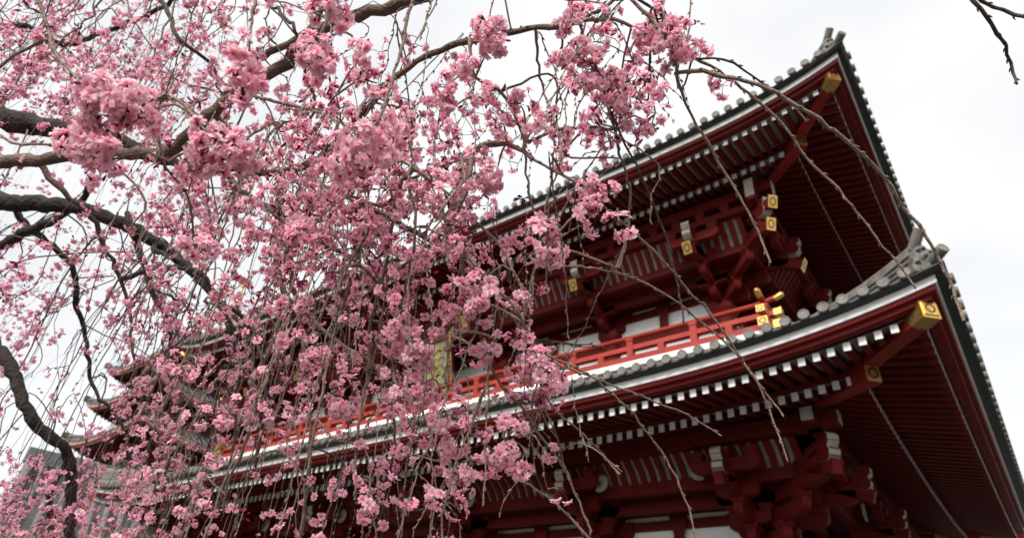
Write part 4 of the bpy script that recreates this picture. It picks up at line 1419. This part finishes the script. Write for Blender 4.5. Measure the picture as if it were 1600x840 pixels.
# procedural drooping twigs, each springing from the nearest older wood
cells = [(x, y) for y in range(0, 860, 20) for x in range(-20, 1080, 20)]
wts = np.array([float(dens(np.float64(x + 10), np.float64(y + 10))) ** 1.1 * (1.9 if x < 330 else 1.0) for x, y in cells]); wts /= wts.sum()
def fill_depth(x, y):
    if x < 220: return rng.uniform(2.2, 4.4)
    if x < 330: return rng.uniform(1.9, 3.8)
    if x < 480: return rng.uniform(1.7, 2.8) if y < 400 else rng.uniform(2.1, 3.6)
    if x < 640: return rng.uniform(1.4, 2.2) if y < 400 else rng.uniform(1.5, 2.6)
    if x < 900: return rng.uniform(1.25, 1.75)
    return rng.uniform(1.3, 1.5)
twigs = []
used = {}
# shoots hanging from boughs above the picture, upper left
for it in range(48):
    x = rng.uniform(-60, 420); d = rng.uniform(2.0, 4.2)
    S = at(x, rng.uniform(-140, -40), d)
    ln = rng.uniform(.35, 1.5)
    sw = rng.normal(size=3) * .16; sw[2] = 0
    pts = [S + sw * -.8 + UPV * .12, S, S + sw * .8 - UPV * ln * .4, S + sw * (1.2 + .5 * rng.normal()) - UPV * ln * .75, S + sw * 1.6 - UPV * ln]
    r0 = rng.uniform(.002, .0048)
    Q = catmull(np.array([(*p, r0 * (1 - .7 * k / 4)) for k, p in enumerate(pts)]), .035)
    P, R = Q[:, :3], Q[:, 3]
    P[1:-1] += rng.normal(size=(len(P) - 2, 3)) * .004
    mb, bl = MB(), Blossom()
    mb.tube(P, R, 5, 0)
    spurs(mb, bl, P, R, .95, .036, .0, d < 2.3)
    twigs.append((d + 1, mb, bl, TWIGD if rng.uniform() < .7 else TWIG))
    for k in range(2, len(P), 5):
        SKEL.append((*P[k], R[k]))
N_TWIG = 640
for it in range(N_TWIG):
    x, y = cells[int(rng.choice(len(cells), p=wts))]
    x, y = x + rng.uniform(0, 20), y + rng.uniform(0, 20)
    d = fill_depth(x, y)
    T = at(x, y, d)
    SK = np.array(SKEL)
    SK[to_px(SK[:, :3])[:, 2] < 1.22, 2] = -9
    cand = SK[SK[:, 2] > T[2] + .03]
    if not len(cand):
        continue
    ids = np.where(SK[:, 2] > T[2] + .03)[0]
    dist = np.linalg.norm(cand[:, :3] - T, axis=1) + rng.uniform(0, .30, len(cand)) + np.array([.14 * used.get(int(q), 0) for q in ids])
    i = int(np.argmin(dist))
    for q in ids[np.linalg.norm(cand[:, :3] - cand[i, :3], axis=1) < .05]:
        used[int(q)] = used.get(int(q), 0) + 1
    S = cand[i, :3]
    L = np.linalg.norm(S - T)
    if L > .85:
        continue
    hz = T - S; hz[2] = 0
    M1 = S + hz * rng.uniform(.2, .6) + UPV * min(.10, .22 * np.linalg.norm(hz) + .01) + rng.normal(size=3) * .06
    tail = rng.uniform(.10, .45) * (1.7 if x < 560 else 1.0)
    nx = to_px(T - UPV * tail)
    if x > 560 and dens(nx[0], nx[1]) < .12:
        tail *= .3
    sway = rng.normal(size=3) * .07; sway[2] = 0
    pts = [S, M1, T, T - UPV * tail * .5 + sway * .5, T - UPV * tail + sway * .8 + hz * .05]
    r0 = min(cand[i, 3] * .8, rng.uniform(.0022, .0042) * (1 if d < 2 else 1.3))
    Q = catmull(np.array([(*p, r0 * (1 - .65 * k / 4)) for k, p in enumerate(pts)]), .025 if d < 2.2 else .04)
    P, R = Q[:, :3], Q[:, 3]
    P[1:-1] += rng.normal(size=(len(P) - 2, 3)) * .0018
    mb, bl = MB(), Blossom()
    mb.tube(P, R, 6 if d < 2 else 5, 0)
    spurs(mb, bl, P, R, 1.15, .026 if d < 2.2 else .036, .2, d < 2)
    twigs.append((d - .3 * L, mb, bl, TWIG if rng.uniform() < (.75 if x > 330 else .35) else TWIGD))
    for k in range(2, len(P), 6):
        SKEL.append((*P[k], R[k]))

# long bare weeping shoots below the middle limbs
for it in range(45):
    SK = np.array(SKEL)
    px = to_px(SK[:, :3])
    ok = np.where((px[:, 0] > 300) & (px[:, 0] < 620) & (px[:, 1] > 380) & (px[:, 1] < 560) & (px[:, 2] > 1.5) & (px[:, 2] < 3.2))[0]
    i = int(rng.choice(ok))
    S = SK[i, :3]
    ln = rng.uniform(.35, .95)
    sw = rng.normal(size=3) * .09; sw[2] = 0
    pts = [S, S + sw * .8 + UPV * rng.uniform(-.01, .04), S + sw * 1.5 - UPV * ln * .35, S + sw * 1.7 - UPV * ln]
    r0 = min(SK[i, 3] * .8, rng.uniform(.0018, .0036))
    Q = catmull(np.array([(*p, r0 * (1 - .7 * k / 3)) for k, p in enumerate(pts)]), .035)
    P, R = Q[:, :3], Q[:, 3]
    P[1:-1] += rng.normal(size=(len(P) - 2, 3)) * .002
    mb, bl = MB(), Blossom()
    mb.tube(P, R, 5, 0)
    spurs(mb, bl, P, R, .6, .03, .15, False)
    twigs.append((px[i, 2], mb, bl, TWIG if rng.uniform() < .6 else TWIGD))

# heavy pompons of blossom the photo shows at these places: (px, py, radius px, depth)
heroes = [(180, 165, 42, .95), (150, 150, 26, .95), (215, 180, 28, .95), (385, 90, 26, 1.0), (380, 120, 28, 1.0), (340, 228, 40, 1.0), (370, 235, 25, 1.0), (295, 268, 24, .98), (130, 240, 32, 1.0), (165, 250, 24, 1.0), (100, 235, 18, 1.0),
          (495, 80, 30, 1.05), (488, 105, 20, 1.05), (520, 8, 30, 1.1), (555, 205, 34, 1.05), (565, 240, 36, 1.05), (545, 260, 24, 1.05), (305, 385, 22, 1.2), (600, 215, 30, 1.15),
          (930, 340, 20, 1.25), (968, 348, 12, 1.25), (918, 295, 14, 1.3), (945, 300, 12, 1.3), (760, 40, 22, 1.3), (775, 70, 20, 1.3), (860, 400, 20, 1.3), (850, 370, 17, 1.3), (745, 445, 22, 1.25), (757, 485, 16, 1.25), (722, 460, 15, 1.25), (835, 570, 22, 1.3), (850, 590, 16, 1.3), (800, 665, 18, 1.3), (792, 715, 22, 1.28), (815, 730, 12, 1.28), (745, 545, 14, 1.3),
          (905, 30, 18, 1.38), (930, 62, 18, 1.38), (900, 85, 16, 1.4), (925, 112, 18, 1.38), (945, 140, 20, 1.38), (965, 165, 18, 1.38), (930, 188, 16, 1.38), (990, 190, 16, 1.4), (1020, 195, 12, 1.4), (1040, 25, 16, 1.36), (1050, 55, 16, 1.36), (1035, 80, 14, 1.36), (1055, 90, 12, 1.36), (1010, 60, 13, 1.38), (905, 130, 14, 1.4), (1128, 128, 7, 1.38), (1070, 45, 12, 1.36),
          (795, 155, 17, 1.36), (815, 165, 14, 1.36), (765, 150, 15, 1.4), (872, 213, 12, 1.36), (845, 205, 10, 1.36), (690, 165, 18, 1.4), (725, 110, 18, 1.4), (740, 255, 13, 1.4), (750, 285, 16, 1.4), (775, 275, 14, 1.4), (700, 135, 15, 1.4), (780, 195, 12, 1.38),
          (565, 95, 20, 1.3), (590, 130, 15, 1.3), (700, 655, 24, 1.35), (710, 700, 20, 1.35), (720, 745, 16, 1.35), (650, 560, 22, 1.4), (660, 600, 20, 1.4), (625, 520, 22, 1.45), (530, 640, 20, 1.6), (500, 560, 18, 1.7)]
hero_bl = []
for (x, y, rp, d) in heroes:
    c = at(x, y, d)
    SK = np.array(SKEL)
    px = to_px(SK[:, :3])
    i = int(np.argmin(np.linalg.norm(SK[:, :3] - c, axis=1)))
    S = SK[i, :3]
    R_ = rp * d / FPX
    mb, bl = MB(), Blossom()
    mid = (S + c) / 2 + UPV * .03
    P = catmull(np.array([S, mid, c]), .02)
    mb.tube(P, np.linspace(.0028, .0014, len(P)), 6, 0)
    n = int(4 + 19 * (R_ / .03) ** 2)
    for k in range(max(2, n // 4)):
        v = rng.normal(size=3); v /= np.linalg.norm(v)
        a = c + v * R_ * rng.uniform(.1, .85)
        cluster(bl, a, d, 3, int(rng.integers(0, 2)), .023, v * .9 - UPV * .3, None, 1.18)
    twigs.append((d - 1, mb, bl, TWIG))

twigs.sort(key=lambda t: t[0])
NB = 100 - len([o for o in bpy.data.objects if o.name.startswith('blossom')])
restm = {id(TWIG): (MB(), TWIG), id(TWIGD): (MB(), TWIGD)}
rest_bl = Blossom()
cnt = 0
for i, (k_, mb, bl, m_) in enumerate(twigs):
    if cnt < NB and not bl.empty():
        o = mb.build('twig', m_, tree)
        bl.build(o)
        cnt += 1
    else:
        R_ = restm[id(m_)][0]
        b = len(R_.v)
        R_.v += mb.v; R_.f += [tuple(b + q for q in f) for f in mb.f]; R_.m += mb.m; R_.sm += mb.sm
        for key, L in bl.items.items():
            rest_bl.items.setdefault(key, []).extend(L)
        rest_bl.stalks += bl.stalks
for mb, m_ in restm.values():
    if mb.v:
        tag(mb.build('twig', m_, tree), kind='stuff')
rest_bl.build(tree, 'stuff')
print('flowers', nflow)
